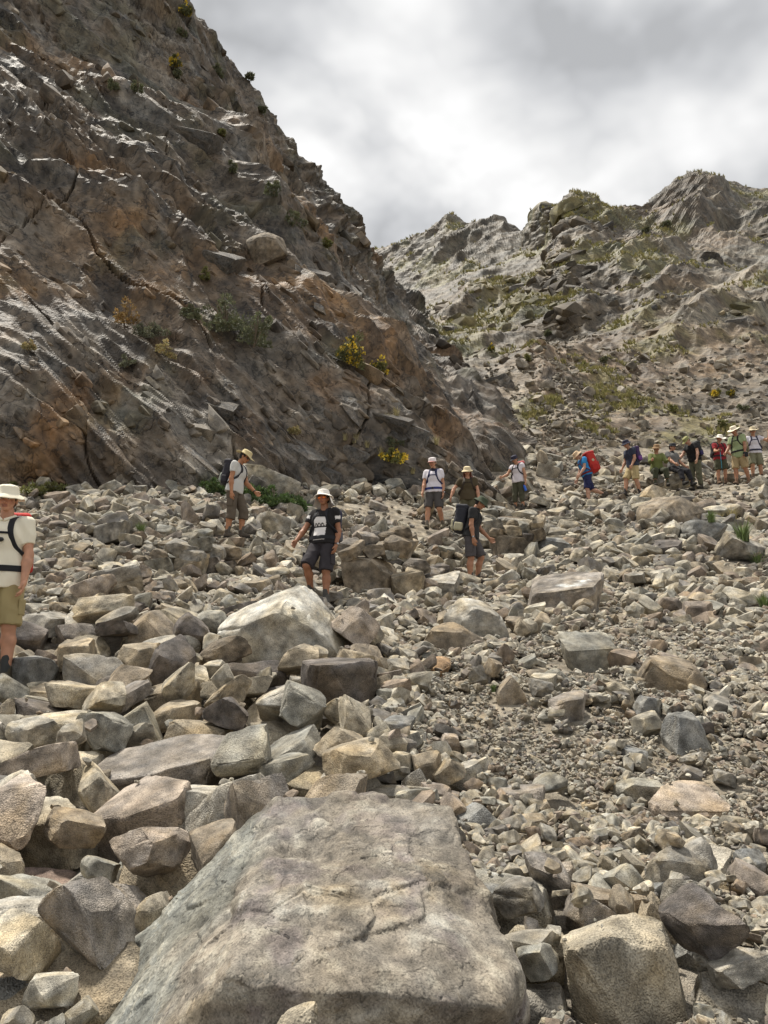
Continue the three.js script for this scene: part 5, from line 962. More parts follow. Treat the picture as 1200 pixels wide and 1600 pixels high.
function buildPerson(s) {
  const J = s.J, H = s.h, k = H / 1.75, T = (x, y, z) => J.T(x, y, z), q = J.q, cell = s.cell;
  const gy = s.sit ? s.pos.y : Math.max(topH(s.pos.x, s.d), groundH(s.pos.x, s.d)) - 0.01;
  const root = thing('person', s.label, 'person', V3(s.pos.x, s.sit ? gy : lerp(gy, s.pos.y, 0.75), s.pos.z), s.yaw * DEG, 'hikers on the scree slope');
  const E = (c, rx, ry, rz) => ({ c, q, r: [rx * H, ry * H, rz * H] });
  const torso = g => [E(T(0, -0.01, -0.004), 0.092 + g, 0.068 + g, 0.07 + g), E(J.waist, 0.08 + g, 0.085, 0.058 + g), E(J.chest, 0.093 + g, 0.095 + g * 0.5, 0.066 + g), { a: T(-0.078, 0.247, -0.006), b: T(0.078, 0.247, -0.006), ra: (0.037 + g * 0.6) * H, rb: (0.037 + g * 0.6) * H }];
  // --- skin
  const pr = [...torso(0), { a: T(0, 0.25, -0.006), b: J.headBase.clone().add(V3(0, 0.02, 0.008).applyQuaternion(J.hq)), ra: 0.036 * H, rb: 0.032 * H }];
  for (const c of ['L', 'R']) {
    pr.push({ a: J['sh' + c], b: J['el' + c], ra: 0.031 * H, rb: 0.0235 * H }, { a: J['el' + c], b: mid(J['el' + c], J['wr' + c], 0.3), ra: 0.0235 * H, rb: 0.0245 * H }, { a: mid(J['el' + c], J['wr' + c], 0.3), b: J['wr' + c], ra: 0.0245 * H, rb: 0.0165 * H });
    pr.push({ a: J['hip' + c], b: J['kn' + c], ra: 0.054 * H, rb: 0.034 * H });
    const cf = mid(J['kn' + c], J['an' + c], 0.32).add(V3(0, 0, -0.012 * H)); pr.push({ a: J['kn' + c], b: cf, ra: 0.033 * H, rb: 0.0345 * H }, { a: cf, b: J['an' + c], ra: 0.0345 * H, rb: 0.0215 * H });
  }
  const parts = [field(pr, 0.03).mesh(cell)];
  const hg0 = headGeo(s, s.d < 12 ? 0.005 : s.d < 17 ? 0.007 : 0.009); hg0.applyQuaternion(J.hq); hg0.translate(J.head.x, J.head.y, J.head.z); parts.push(hg0);
  for (const [c, sd] of [['L', 1], ['R', -1]]) { const hold = (s.pole && c === 'R') || (s.bottle && c === 'L'); const inw = V3(-sd, 0, 0.35); const hp = handPrims(J['wr' + c], J['hd' + c], hold && s.pole ? V3(-sd * 0.4, 0, 1) : inw, sd, k, hold ? 1.15 : 0.42); parts.push(field(hp, 0.012).mesh(s.d < 12 ? 0.0048 : s.d < 17 ? 0.0062 : 0.0075)); }
  const body = mergeGeometries(parts.map(g => { const n = g.toNonIndexed(); n.deleteAttribute('uv'); return n; }));
  const qi = J.hq.clone().invert(), lip = s.skin.clone().lerp(hx('#7a3a30'), 0.6), rosy = s.skin.clone().lerp(hx('#b5604c'), 0.25);
  setCol(body, (x, y, z) => { const v = V3(x, y, z).sub(J.head).applyQuaternion(qi).divideScalar(k); const m = 0.92 + 0.16 * vn(x * 30, y * 30, z * 30, 9); let c = s.skin; if (v.length() < 0.16) { if (Math.abs(v.x) < 0.024 && v.y < -0.053 && v.y > -0.078 && v.z > 0.07) c = lip; else if (v.z > 0.05 && v.y < -0.005 && v.y > -0.05) c = rosy; } return c.clone().multiplyScalar(m); });
  const bm = mesh('body', body, new THREE.MeshPhysicalMaterial({ vertexColors: true, roughness: 0.55, sheen: 0.2 }), root);
  // --- eyes, brows, hair, hat, glasses
  const hd = (x, y, z) => V3(x * k, y * k, z * k).applyQuaternion(J.hq).add(J.head);
  if (!s.glasses) for (const sd of [1, -1]) { const e = mesh('eye', new THREE.SphereGeometry(0.0125 * k, 14, 10), new THREE.MeshStandardMaterial({ color: hx('#d8d0c8'), roughness: 0.2 }), root); e.position.copy(hd(sd * 0.031, 0.0, 0.0765)); const ir = mesh('iris', new THREE.SphereGeometry(0.0062 * k, 10, 8), new THREE.MeshStandardMaterial({ color: hx('#2b1d14'), roughness: 0.2 }), e); ir.position.copy(V3(0, -0.001, 0.0085 * k).applyQuaternion(J.hq)); }
  const brow = field([1, -1].map(sd => ({ a: hd(sd * 0.014, 0.0145, 0.092), b: hd(sd * 0.046, 0.016, 0.076), ra: 0.0045 * k, rb: 0.003 * k })), 0.002).mesh(0.004); mesh('eyebrow', brow, cloth(s.hair), root);
  const hairP = [{ c: hd(0, 0.042, -0.024), q: J.hq, r: [0.083 * k, 0.084 * k, 0.094 * k] }, { c: hd(0, -0.01, -0.055), q: J.hq, r: [0.072 * k, 0.07 * k, 0.052 * k] }, { c: hd(0.071, 0.018, 0.01), q: J.hq, r: [0.011 * k, 0.034 * k, 0.02 * k] }, { c: hd(-0.071, 0.018, 0.01), q: J.hq, r: [0.011 * k, 0.034 * k, 0.02 * k] }];
  if (s.longHair) hairP.push({ c: hd(0, -0.08, -0.07), q: J.hq, r: [0.085 * k, 0.1 * k, 0.045 * k] }, { c: hd(0.085, -0.06, -0.02), q: J.hq, r: [0.025 * k, 0.09 * k, 0.035 * k] }, { c: hd(-0.085, -0.06, -0.02), q: J.hq, r: [0.025 * k, 0.09 * k, 0.035 * k] });
  mesh('hair', field([...hairP, { c: hd(0, -0.01, 0.1), q: J.hq, r: [0.075 * k, 0.068 * k, 0.075 * k], sub: true }], 0.02, (x, y, z) => 0.003 * vn(x * 90, y * 40, z * 90, 12)).mesh(cell * 0.8), cloth(s.hair, 0.7), root);
  hatParts(s, root);
  if (s.glasses) {
    const fr = [{ a: hd(-0.066, 0.004, 0.074), b: hd(0.066, 0.004, 0.074), ra: 0.004, rb: 0.004 }]; for (const sd of [1, -1]) fr.push({ a: hd(sd * 0.066, 0.004, 0.074), b: hd(sd * 0.082, 0.006, -0.005), ra: 0.004, rb: 0.0035 });
    const gl = mesh('sunglasses', field(fr, 0.004).mesh(0.0035), cloth(hx('#121212'), 0.4), root);
    for (const sd of [1, -1]) mesh('lens', field([{ c: hd(sd * 0.035, -0.003, 0.086), q: J.hq, r: [0.03 * k, 0.021 * k, 0.016 * k] }], 0.003).mesh(0.0035), new THREE.MeshPhysicalMaterial({ color: s.glasses, roughness: 0.08, metalness: s.px === 503 ? 0.75 : 0, clearcoat: 1 }), gl);
  }
  // --- shirt
  const hemY = -s.shirtHem, hem = T(0, hemY, 0), g = 0.0145, sl = [];
  const wrk = (a, b, f) => (x, y, z) => a * 1.7 * (Math.abs(vn(x * f + y * f * 0.6, y * f * 0.7, z * f, 21)) - 0.35) + b * vn(x * f * 3, y * f * 1.3, z * f * 3, 22);
  for (const c of ['L', 'R']) {
    const sh = J['sh' + c], el = J['el' + c], wr = J['wr' + c], t = s.sleeve;
    const end = mid(sh, el, Math.min(1, t * 1.08)), d = el.clone().sub(sh).normalize();
    sl.push({ a: sh, b: mid(sh, el, Math.min(1, t)), ra: 0.04 * H, rb: 0.0365 * H, clip: t < 0.9 ? [[end, d]] : undefined });
    if (t > 0.9) sl.push({ a: el, b: mid(el, wr, 0.85), ra: 0.036 * H, rb: 0.026 * H });
  }
  const skirt = { a: T(0, 0.05, 0.0), b: T(0, hemY - 0.05, 0), ra: 0.07 * H, rb: 0.078 * H };
  const neckCut = { c: T(0, 0.335, 0.03), r: [0.062 * H, 0.062 * H, 0.06 * H], sub: true };
  const tor = torso(g).map((p, i) => i === 0 ? E(T(0, -0.03, -0.003), 0.126, 0.21, 0.09) : p);
  const shF = field([...tor, ...sl, neckCut].map(p => p.sub || p.clip ? p : { ...p, clip: [[hem, J.tup.clone().negate()]] }), 0.035, wrk(0.008, 0.004, 9));
  const shG = shF.mesh(cell * 0.9);
  if (s.panel || s.band) {
    const Ti = p => { const v = p.clone().sub(J.pelvis); return [v.x / H, v.dot(J.tup) / H, v.dot(J.tfw) / H]; };
    setCol(shG, (x, y, z) => { const p = V3(x, y, z), [a, b, c] = Ti(p);
      const ds = p.clone().sub(J.shL), u = ds.dot(J.elL.clone().sub(J.shL).normalize()); if (a > 0.118 && u > 0.045 * H && u < 0.072 * H) return s.panel;
      const ds2 = p.clone().sub(J.shR), u2 = ds2.dot(J.elR.clone().sub(J.shR).normalize()); if (a < -0.118 && u2 > 0.045 * H && u2 < 0.072 * H) return s.panel;
      if (c > 0.02 && Math.abs(a) < 0.056 && b > 0.0 && b < 0.215) { // dark lettering band across the white panel
        if (b > 0.112 && b < 0.122) return s.shirt;
        if (b > 0.122 && b < 0.15) { const lx = (a + 0.05) / 0.1 * 3.2, f = lx - Math.floor(lx), hb = (b - 0.122) / 0.028; if (lx > 0 && lx < 3 && Math.abs(Math.abs(f - 0.5) * 2 - (1 - hb)) < 0.34) return s.shirt; }
        return s.panel; }
      return s.shirt; });
  } else setCol(shG, (x, y, z) => s.shirt.clone().multiplyScalar(0.96 + 0.08 * vn(x * 8, y * 8, z * 8, 23)));
  mesh('shirt', shG, new THREE.MeshStandardMaterial({ vertexColors: true, roughness: 0.92 }), root);
  if (s.collar) for (const sd of [1, -1]) mesh('collar', field([{ a: T(sd * 0.01, 0.272, 0.052), b: T(sd * 0.042, 0.295, 0.01), ra: 0.014, rb: 0.016 }, { a: T(sd * 0.042, 0.295, 0.01), b: T(0, 0.3, -0.042), ra: 0.016, rb: 0.014 }], 0.01).mesh(0.006), cloth(s.shirt), root);
  if (s.scarf) mesh('neck_scarf', field([{ c: T(0, 0.29, 0.002), q, r: [0.05 * H, 0.026 * H, 0.048 * H] }, { c: T(0, 0.265, 0.034), q, r: [0.035 * H, 0.03 * H, 0.02 * H] }], 0.03, wrk(0.008, 0.005, 18)).mesh(cell * 0.8), cloth(s.scarf), root);
  if (s.hung) { const gp = []; for (const sd of [1, -1]) gp.push({ c: T(sd * 0.022 - 0.012, 0.175 - sd * 0.012, 0.092), q, r: [0.034, 0.022, 0.012] }); mesh('hanging_sunglasses', field(gp, 0.01).mesh(0.005), new THREE.MeshPhysicalMaterial({ color: hx('#141416'), roughness: 0.15 }), root); }
  // --- shorts or trousers; legLen 1 = knee, 2 = ankle
  const lp = [E(T(0, -0.006, -0.004), 0.1, 0.072, 0.078), { ...E(J.waist, 0.086, 0.06, 0.064), clip: [[T(0, 0.05, 0), J.tup]] }];
  for (const c of ['L', 'R']) {
    const hp = J['hip' + c], kn = J['kn' + c], an = J['an' + c], L = s.legLen, d1 = kn.clone().sub(hp).normalize(), d2 = an.clone().sub(kn).normalize();
    if (L <= 1.02) { const e = mid(hp, kn, L); lp.push({ a: hp, b: e, ra: 0.064 * H, rb: 0.06 * H, clip: [[e.clone().addScaledVector(d1, 0.012), d1]] }); }
    else { const e = mid(kn, an, L - 1); lp.push({ a: hp, b: kn, ra: 0.064 * H, rb: 0.05 * H }, { a: kn, b: e, ra: 0.05 * H, rb: (L > 1.4 ? 0.042 : 0.052) * H, clip: [[e.clone().addScaledVector(d2, 0.012), d2]] }); }
  }
  const lg = field(lp, 0.014, wrk(0.009, 0.004, 10)).mesh(cell * 0.9);
  setCol(lg, (x, y, z) => s.legs.clone().multiplyScalar(0.95 + 0.1 * vn(x * 9, y * 9, z * 9, 25)));
  const lm = mesh(s.legLen > 1.6 ? 'trousers' : 'shorts', lg, new THREE.MeshStandardMaterial({ vertexColors: true, roughness: 0.93 }), root);
  if (s.legLen < 1.7) for (const c of ['L', 'R']) { const sd = c === 'L' ? 1 : -1, pc = mid(J['hip' + c], J['kn' + c], 0.62).add(V3(sd * 0.058 * H, 0, 0)); mesh('cargo_pocket', field([{ c: pc, q, r: [0.012, 0.075, 0.065], box: 0.01 }], 0.01, wrk(0.004, 0.002, 16)).mesh(cell), cloth(s.legs.clone().multiplyScalar(0.94)), lm); }
  // --- boots and socks
  for (const c of ['L', 'R']) {
    const an = J['an' + c], kn = J['kn' + c], fp = J['fp' + c], fq = new THREE.Quaternion().setFromAxisAngle(V3(1, 0, 0), fp), F = (x, y, z) => V3(x, y, z).multiplyScalar(k).applyQuaternion(fq).add(an);
    const dn = V3(0, -1, 0).applyQuaternion(fq), cut = [[F(0, -0.068, 0), dn]];
    const bt = mesh('boot', field([{ a: F(0, 0.05, -0.012), b: F(0, -0.03, -0.01), ra: 0.05 * k, rb: 0.046 * k, clip: [[F(0, 0.075, 0), dn.clone().negate()]] }, { a: F(0, -0.035, -0.03), b: F(0, -0.04, 0.07), ra: 0.046 * k, rb: 0.044 * k, clip: cut }, { a: F(0, -0.04, 0.07), b: F(0, -0.046, 0.15), ra: 0.046 * k, rb: 0.036 * k, clip: cut }], 0.025, wrk(0.003, 0.002, 20)).mesh(Math.max(0.01, cell * 0.85)), cloth(s.boot, 0.85), root);
    mesh('sole', field([{ a: F(0, -0.06, -0.032), b: F(0, -0.06, 0.07), ra: 0.05 * k, rb: 0.049 * k, clip: [[F(0, -0.058, 0), dn.clone().negate()], [F(0, -0.078, 0), dn]] }, { a: F(0, -0.06, 0.07), b: F(0, -0.06, 0.152), ra: 0.049 * k, rb: 0.04 * k, clip: [[F(0, -0.058, 0), dn.clone().negate()], [F(0, -0.078, 0), dn]] }], 0.01).mesh(Math.max(0.009, cell * 0.75)), cloth(hx('#1b1917'), 0.95), bt);
    const sh = s.sockH ?? 0.1, up = kn.clone().sub(an).normalize(); mesh('sock', field([{ a: an.clone().addScaledVector(up, 0.03), b: an.clone().addScaledVector(up, 0.06 + sh), ra: 0.043 * k, rb: 0.041 * k, clip: [[an.clone().addScaledVector(up, 0.05 + sh), up]] }], 0.01, wrk(0.003, 0.002, 25)).mesh(Math.max(0.01, cell * 0.85)), cloth(s.sock), root);
  }
  if (s.watch) { const c = s.watchSide ?? 'L', w = J['wr' + c], e = J['el' + c], d = w.clone().sub(e).normalize(), p = w.clone().addScaledVector(d, -0.02), o = V3(c === 'L' ? 1 : -1, 0, 0.3); o.addScaledVector(d, -o.dot(d)).normalize();
    const b = mesh('watch', field([{ a: p.clone().addScaledVector(d, -0.008), b: p.clone().addScaledVector(d, 0.008), ra: 0.034 * k, rb: 0.034 * k, clip: [[p.clone().addScaledVector(d, 0.01), d], [p.clone().addScaledVector(d, -0.01), d.clone().negate()]] }], 0.005).mesh(0.005), cloth(hx('#1c1c1e'), 0.5), root);
    mesh('watch_face', field([{ c: p.clone().addScaledVector(o, 0.034 * k), r: [0.018, 0.018, 0.018] }], 0.005).mesh(0.005), new THREE.MeshStandardMaterial({ color: hx('#b9bcc0'), metalness: 0.6, roughness: 0.3 }), b); }
  if (s.pack) buildPack(s, root, shF);
  // --- things carried
  const wp = v => v.clone().applyAxisAngle(V3(0, 1, 0), s.yaw * DEG).add(root.position);
  if (s.bottle) { const p = wp(mid(J.wrL, J.hdL, 0.75)), o = thing('water_bottle', 'blue water bottle in the hand of the navy-hatted hiker', 'bottle', p.clone().add(V3(0, -0.16, 0))); o.rotation.z = 0.3; mesh('bottle_body', lathe([[0.0005, 0], [0.034, 0.002], [0.037, 0.012], [0.037, 0.15], [0.03, 0.178], [0.018, 0.186], [0.0005, 0.186]]), new THREE.MeshStandardMaterial({ color: hx('#2a62c8'), roughness: 0.3 }), o); const cpn = mesh('cap', lathe([[0.0005, 0.186], [0.02, 0.186], [0.02, 0.214], [0.0005, 0.216]]), cloth(hx('#1a2d66'), 0.4), o); }
  if (s.pole) { const p = wp(J.hdR.clone().lerp(J.wrR, 0.4).add(V3(0, 0, 0.02))); const o = thing('trekking_pole', 'blue trekking pole in the hand of the red-shirted hiker', 'trekking pole', V3(p.x, topH(p.x, -p.z) - 0.02, p.z)); const L = p.y - o.position.y; const cy = (r, a, b, c, n, par = o) => { const m = mesh(n, new THREE.CylinderGeometry(r, r * 0.85, b - a, 12), cloth(c, 0.5), par); m.position.y = (a + b) / 2; return m; }; cy(0.007, 0, L * 0.55, hx('#2a3c4a'), 'lower_shaft'); cy(0.0095, L * 0.5, L, hx('#2c8ea8'), 'upper_shaft'); cy(0.018, L - 0.06, L + 0.07, hx('#17181a'), 'grip'); cy(0.028, 0.05, 0.06, hx('#17181a'), 'basket'); }
  if (s.pouch) { const p = wp(T(0.13, -0.02, 0.05)); const o = thing('hip_pouch', 'black pouch dangling at the hip of the pale green shirted hiker', 'pouch', p.clone().add(V3(-0.03, -0.16, 0.06))); mesh('pouch_bag', field([{ c: V3(0, 0.06, 0), r: [0.07, 0.08, 0.045], box: 0.035 }], 0.02, wrk(0.006, 0.003, 16)).mesh(0.01), cloth(hx('#141418'), 0.8), o); mesh('strap', ribbon([V3(0, 0.12, 0), V3(0.02, 0.28, -0.05), V3(0.05, 0.48, -0.1)], 0.02, 0.006, () => V3(1, 0, 0)), cloth(hx('#141418')), o); }
}
for (const s of PEOPLE) buildPerson(s);
// ---------------------------------------------------------------- shrubs, cushions and grass
const leafMat = {};
function lmat(key, r, g, b) { return leafMat[key] ??= new THREE.MeshPhysicalMaterial({ color: C(r, g, b), vertexColors: true, roughness: 0.85, transmission: 0.25, thickness: 0 }); }
// foliage: many small pointed leaves spread through the crown, clumped so that light gets in between
function leaves(R, n, rx, ry, rz, size, clumps, long = 1.6, core = 0.35) {
  const pos = new Float32Array(n * 9), col = new Float32Array(n * 9), cl = [];
  for (let i = 0; i < clumps; i++) { const a = R() * 6.28, u = Math.pow(R(), 0.5), y = R(); cl.push([Math.cos(a) * u * (0.6 + 0.5 * R()), y * y * 0.85 * (1.15 - 0.6 * u), Math.sin(a) * u * 0.8, 0.12 + 0.26 * R() * R(), 0.7 + 0.6 * R()]); }
  for (let i = 0; i < n; i++) {
    const c = cl[Math.floor(R() * clumps)], d = V3(R() - 0.5, R() - 0.35, R() - 0.5).normalize(), r = c[3] * (core + (1 - core) * Math.pow(R(), 0.4));
    const o = V3((c[0] + d.x * r) * rx, Math.max(0.01, c[1] + d.y * r) * ry, (c[2] + d.z * r) * rz), t = d.clone().add(V3(R() - 0.5, R() * 0.6, R() - 0.5).multiplyScalar(0.9)).normalize(), s = t.clone().cross(V3(R() - 0.5, R() - 0.5, R() - 0.5)).normalize();
    const L = size * (0.6 + 0.8 * R()), w = L / long * 0.5, a = o.clone().addScaledVector(s, w), b = o.clone().addScaledVector(s, -w), e = o.clone().addScaledVector(t, L);
    pos.set([a.x, a.y, a.z, b.x, b.y, b.z, e.x, e.y, e.z], i * 9); const k = c[4] * (0.8 + 0.4 * R()), y = R() < 0.12 ? 1.25 : 1; for (let q = 0; q < 3; q++) col.set([k * y, k, k * 0.95], i * 9 + q * 3);
  }
  const g = new THREE.BufferGeometry(); g.setAttribute('position', new THREE.BufferAttribute(pos, 3)); g.setAttribute('color', new THREE.BufferAttribute(col, 3)); g.computeVertexNormals(); return g;
}
function stems(R, n, rx, ry, rz, th) { const gs = []; for (let i = 0; i < n; i++) { const a = R() * 6.28, e = V3(Math.cos(a) * rx * 0.6 * R(), ry * (0.4 + 0.4 * R()), Math.sin(a) * rz * 0.6 * R()); gs.push(new THREE.TubeGeometry(new THREE.CatmullRomCurve3([V3(0, -0.08 * ry, 0), e.clone().multiplyScalar(0.5).add(V3(0.03, 0.04, 0)), e]), 5, th, 5)); } return mergeGeometries(gs); }
const barkMat = new THREE.MeshStandardMaterial({ color: C(0.2, 0.16, 0.12), roughness: 1 });
const tints = { scrub: [0.14, 0.155, 0.085], grey: [0.17, 0.18, 0.12], green: [0.085, 0.14, 0.04], moss: [0.16, 0.165, 0.05], dry: [0.3, 0.2, 0.075], yellow: [0.12, 0.13, 0.05], straw: [0.36, 0.31, 0.15], grass: [0.12, 0.17, 0.05] };
const flowerMat = new THREE.MeshStandardMaterial({ color: C(0.66, 0.5, 0.05), vertexColors: true, roughness: 0.8 });
let pseed = 900;
function shrub(name, label, category, p, up, w, h, tint, opt = {}) {
  const R = rng(pseed += 17), o = thing(name, label, category, p, R() * 6.28, opt.group); if (up) o.quaternion.setFromUnitVectors(V3(0, 1, 0), up);
  const sz = opt.leaf ?? 0.05, n = Math.round((opt.n ?? 1400));
  mesh('stem', stems(R, 7, w / 2, h, w / 2, Math.max(0.008, w * 0.012)), barkMat, o);
  mesh('foliage', leaves(R, n, w / 2, h, w / 2, sz, opt.clumps ?? 16), lmat(tint, ...tints[tint]), o);
  if (opt.flowers) mesh('flowers', leaves(R, opt.flowers, w * 0.53, h * 1.04, w * 0.53, sz * 0.9, opt.clumps ?? 16, 1.1, 0.8), flowerMat, o).userData = { kind: 'stuff' };
  return o;
}
function tuft(label, p, h, n, tint, group) { // grass: arching blades from one root
  const R = rng(pseed += 17), pos = [], col = [];
  for (let i = 0; i < n; i++) {
    const a = R() * 6.28, sp = 0.25 + 0.75 * R(), L = h * (0.6 + 0.5 * R()), w = 0.006 + h * 0.018, dx = Math.cos(a), dz = Math.sin(a), sx = -dz * w, sz = dx * w, r = 0.25 * h * R(); let P = null;
    for (let k = 0; k <= 3; k++) { const t = k / 3, x = dx * (r + L * 0.55 * sp * t * t), y = L * (t - 0.3 * sp * t * t), z = dz * (r + L * 0.55 * sp * t * t), f = 1 - t * 0.95, q = [[x + sx * f, y, z + sz * f], [x - sx * f, y, z - sz * f]]; if (P) { pos.push(...P[0], ...P[1], ...q[1], ...P[0], ...q[1], ...q[0]); const c = 0.75 + 0.5 * R(); for (let m = 0; m < 6; m++) col.push(c, c, c); } P = q; }
  }
  const g = new THREE.BufferGeometry(); g.setAttribute('position', new THREE.Float32BufferAttribute(pos, 3)); g.setAttribute('color', new THREE.Float32BufferAttribute(col, 3)); g.computeVertexNormals();
  const m = tagged('grass_tuft', g, lmat(tint, ...tints[tint]), label, 'grass', group); m.position.copy(p); return m;
}
const UP = V3(0, 1, 0);
function cliffShrub(px, py, wpx, hpx, tint, label, opt = {}) {
  const q = onRock(px, py + hpx * 0.35, opt.on); if (!q) return; const k = q.z / FPX, up = q.n.clone().multiplyScalar(0.7).add(UP).normalize();
  return shrub(opt.name ?? 'shrub', label, 'shrub', q.p.clone().addScaledVector(q.n, 0.06 + 0.12 * hpx * k), up, wpx * k, hpx * k, tint, { leaf: Math.max(0.035, 3.4 * k), ...opt });
}
const GS = 'shrubs growing on the left cliff';
cliffShrub(352, 492, 84, 60, 'scrub', 'large dark green shrub in the middle of the cliff', { n: 3200, clumps: 26, group: GS });
cliffShrub(396, 522, 78, 66, 'scrub', 'dark green shrub hanging right of the large cliff shrub', { n: 3000, clumps: 24, group: GS });
cliffShrub(300, 490, 34, 26, 'scrub', 'small dark shrub left of the large cliff shrub', { n: 1400, group: GS });
cliffShrub(240, 518, 60, 36, 'grey', 'grey-green shrub on the ledge left of the cliff shrubs', { n: 1800, group: GS });
cliffShrub(203, 492, 44, 46, 'dry', 'rust-coloured dry shrub on the cliff ledge', { n: 1000, clumps: 18, group: GS });
cliffShrub(258, 550, 40, 24, 'straw', 'straw-coloured dry plant below the grey-green shrub', { n: 900, group: GS });
cliffShrub(202, 566, 26, 16, 'grey', 'small grey-green plant below the dry shrub', { n: 700, group: GS });
cliffShrub(541, 550, 42, 44, 'yellow', 'round shrub covered in yellow flowers on the cliff', { n: 2200, flowers: 700, clumps: 30 });
cliffShrub(587, 572, 28, 24, 'moss', 'low yellow flowering shrub right of the round flowering shrub', { n: 1200, flowers: 300 });
cliffShrub(612, 712, 46, 18, 'moss', 'yellow flowering cushion plant at the cliff foot', { n: 1500, flowers: 420 });
cliffShrub(618, 690, 24, 14, 'scrub', 'small dark shrub above the flowering cushion', { n: 900 });
for (const [x, y, w, h, t, l, f] of [[217, 136, 20, 26, 'scrub', 'dark bush high on the cliff below the summit', 0], [181, 135, 20, 22, 'scrub', 'dark bush left of the high cliff bush', 0], [335, 112, 20, 22, 'scrub', 'bush high on the cliff near the skyline', 0], [277, 100, 18, 18, 'yellow', 'yellow flowering bush high on the cliff', 260], [274, 118, 16, 14, 'scrub', 'small bush below the high yellow bush', 0], [288, 16, 20, 18, 'yellow', 'yellowish bush at the top of the cliff', 200], [282, 52, 16, 22, 'scrub', 'dark bush near the top of the cliff', 0], [396, 118, 14, 12, 'scrub', 'tiny bush on the cliff skyline', 0], [428, 300, 26, 24, 'scrub', 'bush on the upper right cliff face', 0], [455, 342, 34, 34, 'scrub', 'broad bush on the right cliff face', 0], [365, 262, 26, 20, 'scrub', 'bush in the upper middle of the cliff', 0], [408, 168, 14, 12, 'scrub', 'tiny bush below the skyline bush', 0], [508, 380, 18, 12, 'moss', 'mossy plant below the cliff edge', 0], [318, 432, 22, 16, 'moss', 'mossy plant above the large cliff shrub', 0], [48, 542, 26, 18, 'straw', 'dry plant on the left cliff wall', 0], [345, 205, 16, 14, 'moss', 'mossy plant in the upper cliff', 0], [60, 8, 22, 12, 'yellow', 'yellowish plant at the top left corner of the cliff', 120], [170, 30, 20, 14, 'moss', 'mossy plant at the top of the cliff', 0], [460, 672, 24, 14, 'straw', 'straw-coloured plant on the lower cliff', 0]]) cliffShrub(x, y, w, h, t, l, { n: 700, clumps: 10, flowers: f || undefined, group: GS });
// straw tufts at the cliff foot
for (const [x, y, h, l] of [[556, 697, 16, 'tallest left of the flowering cushion'], [603, 660, 18, 'largest above the flowering cushion'], [620, 650, 14, 'highest one'], [575, 700, 12, 'between two others left of the cushion'], [680, 697, 14, 'right of the flowering cushion'], [667, 690, 12, 'just left of the rightmost tuft'], [640, 735, 10, 'lowest, above the white-capped hiker'], [540, 690, 12, 'leftmost one'], [592, 705, 12, 'touching the flowering cushion']]) { const q = onRock(x, y); if (q) tuft(`straw-coloured grass tuft at the cliff foot, ${l}`, q.p, h * q.z / FPX * 1.3, 60, 'straw', 'straw tufts at the cliff foot'); }
// on the scree
{ const p = hit(430, 800); const R = rng(5); for (const [x, y, w, h, l] of [[398, 797, 40, 20, 'left part of the green ground shrub at the cliff foot'], [430, 796, 56, 26, 'green spreading ground shrub behind the orange-glassed hiker'], [462, 797, 44, 22, 'right part of the green ground shrub by the orange-glassed hiker'], [335, 790, 34, 18, 'green ground shrub left of the hiker at the cliff foot']]) { const a = at(x, y - 4, 17.2), k = toPx(a)[2] / FPX; shrub('shrub', l, 'shrub', V3(a.x, smoothH(a.x, 17.2) + 0.02, a.z), null, w * k * 1.2, h * k * 1.5, 'green', { n: 2400, clumps: 26, leaf: 0.075 }); } }
{ const a = at(66, 772, 16), k = 16 / FPX; shrub('shrub', 'mossy yellow-green cushion shrub on the rubble crest at left', 'shrub', V3(a.x, a.y - 0.08, a.z), null, 76 * k, 30 * k, 'moss', { n: 4200, clumps: 44, leaf: 0.06 }); const b = at(25, 766, 16.4); shrub('shrub', 'small mossy shrub left of the cushion shrub', 'shrub', V3(b.x, b.y - 0.06, b.z), null, 34 * k, 18 * k, 'moss', { n: 1500, clumps: 20, leaf: 0.06 }); }
for (const [x, y, h, t, l] of [[1145, 818, 26, 'straw', 'yellowish grass tuft right of the big dark boulder'], [1125, 820, 16, 'straw', 'smaller yellowish grass tuft beside the bigger one'], [1165, 878, 34, 'grass', 'bright green grass tuft by the rounded grey boulder'], [1185, 880, 26, 'grass', 'green grass tuft at the right edge by the grey boulder'], [1115, 852, 20, 'grass', 'small green grass tuft left of the rounded grey boulder'], [1196, 958, 30, 'grass', 'green grass tuft at the right edge below the grey boulder'], [218, 855, 20, 'grass', 'small green grass tuft on the rubble at left'], [772, 1100, 12, 'grass', 'tiny green tuft beside the upright split rock']]) { const p = hit(x, y), k = toPx(p)[2] / FPX; const m = tuft(l, V3(p.x, topH(p.x, -p.z) - 0.03, p.z), h * k * 1.2, 90, t); }
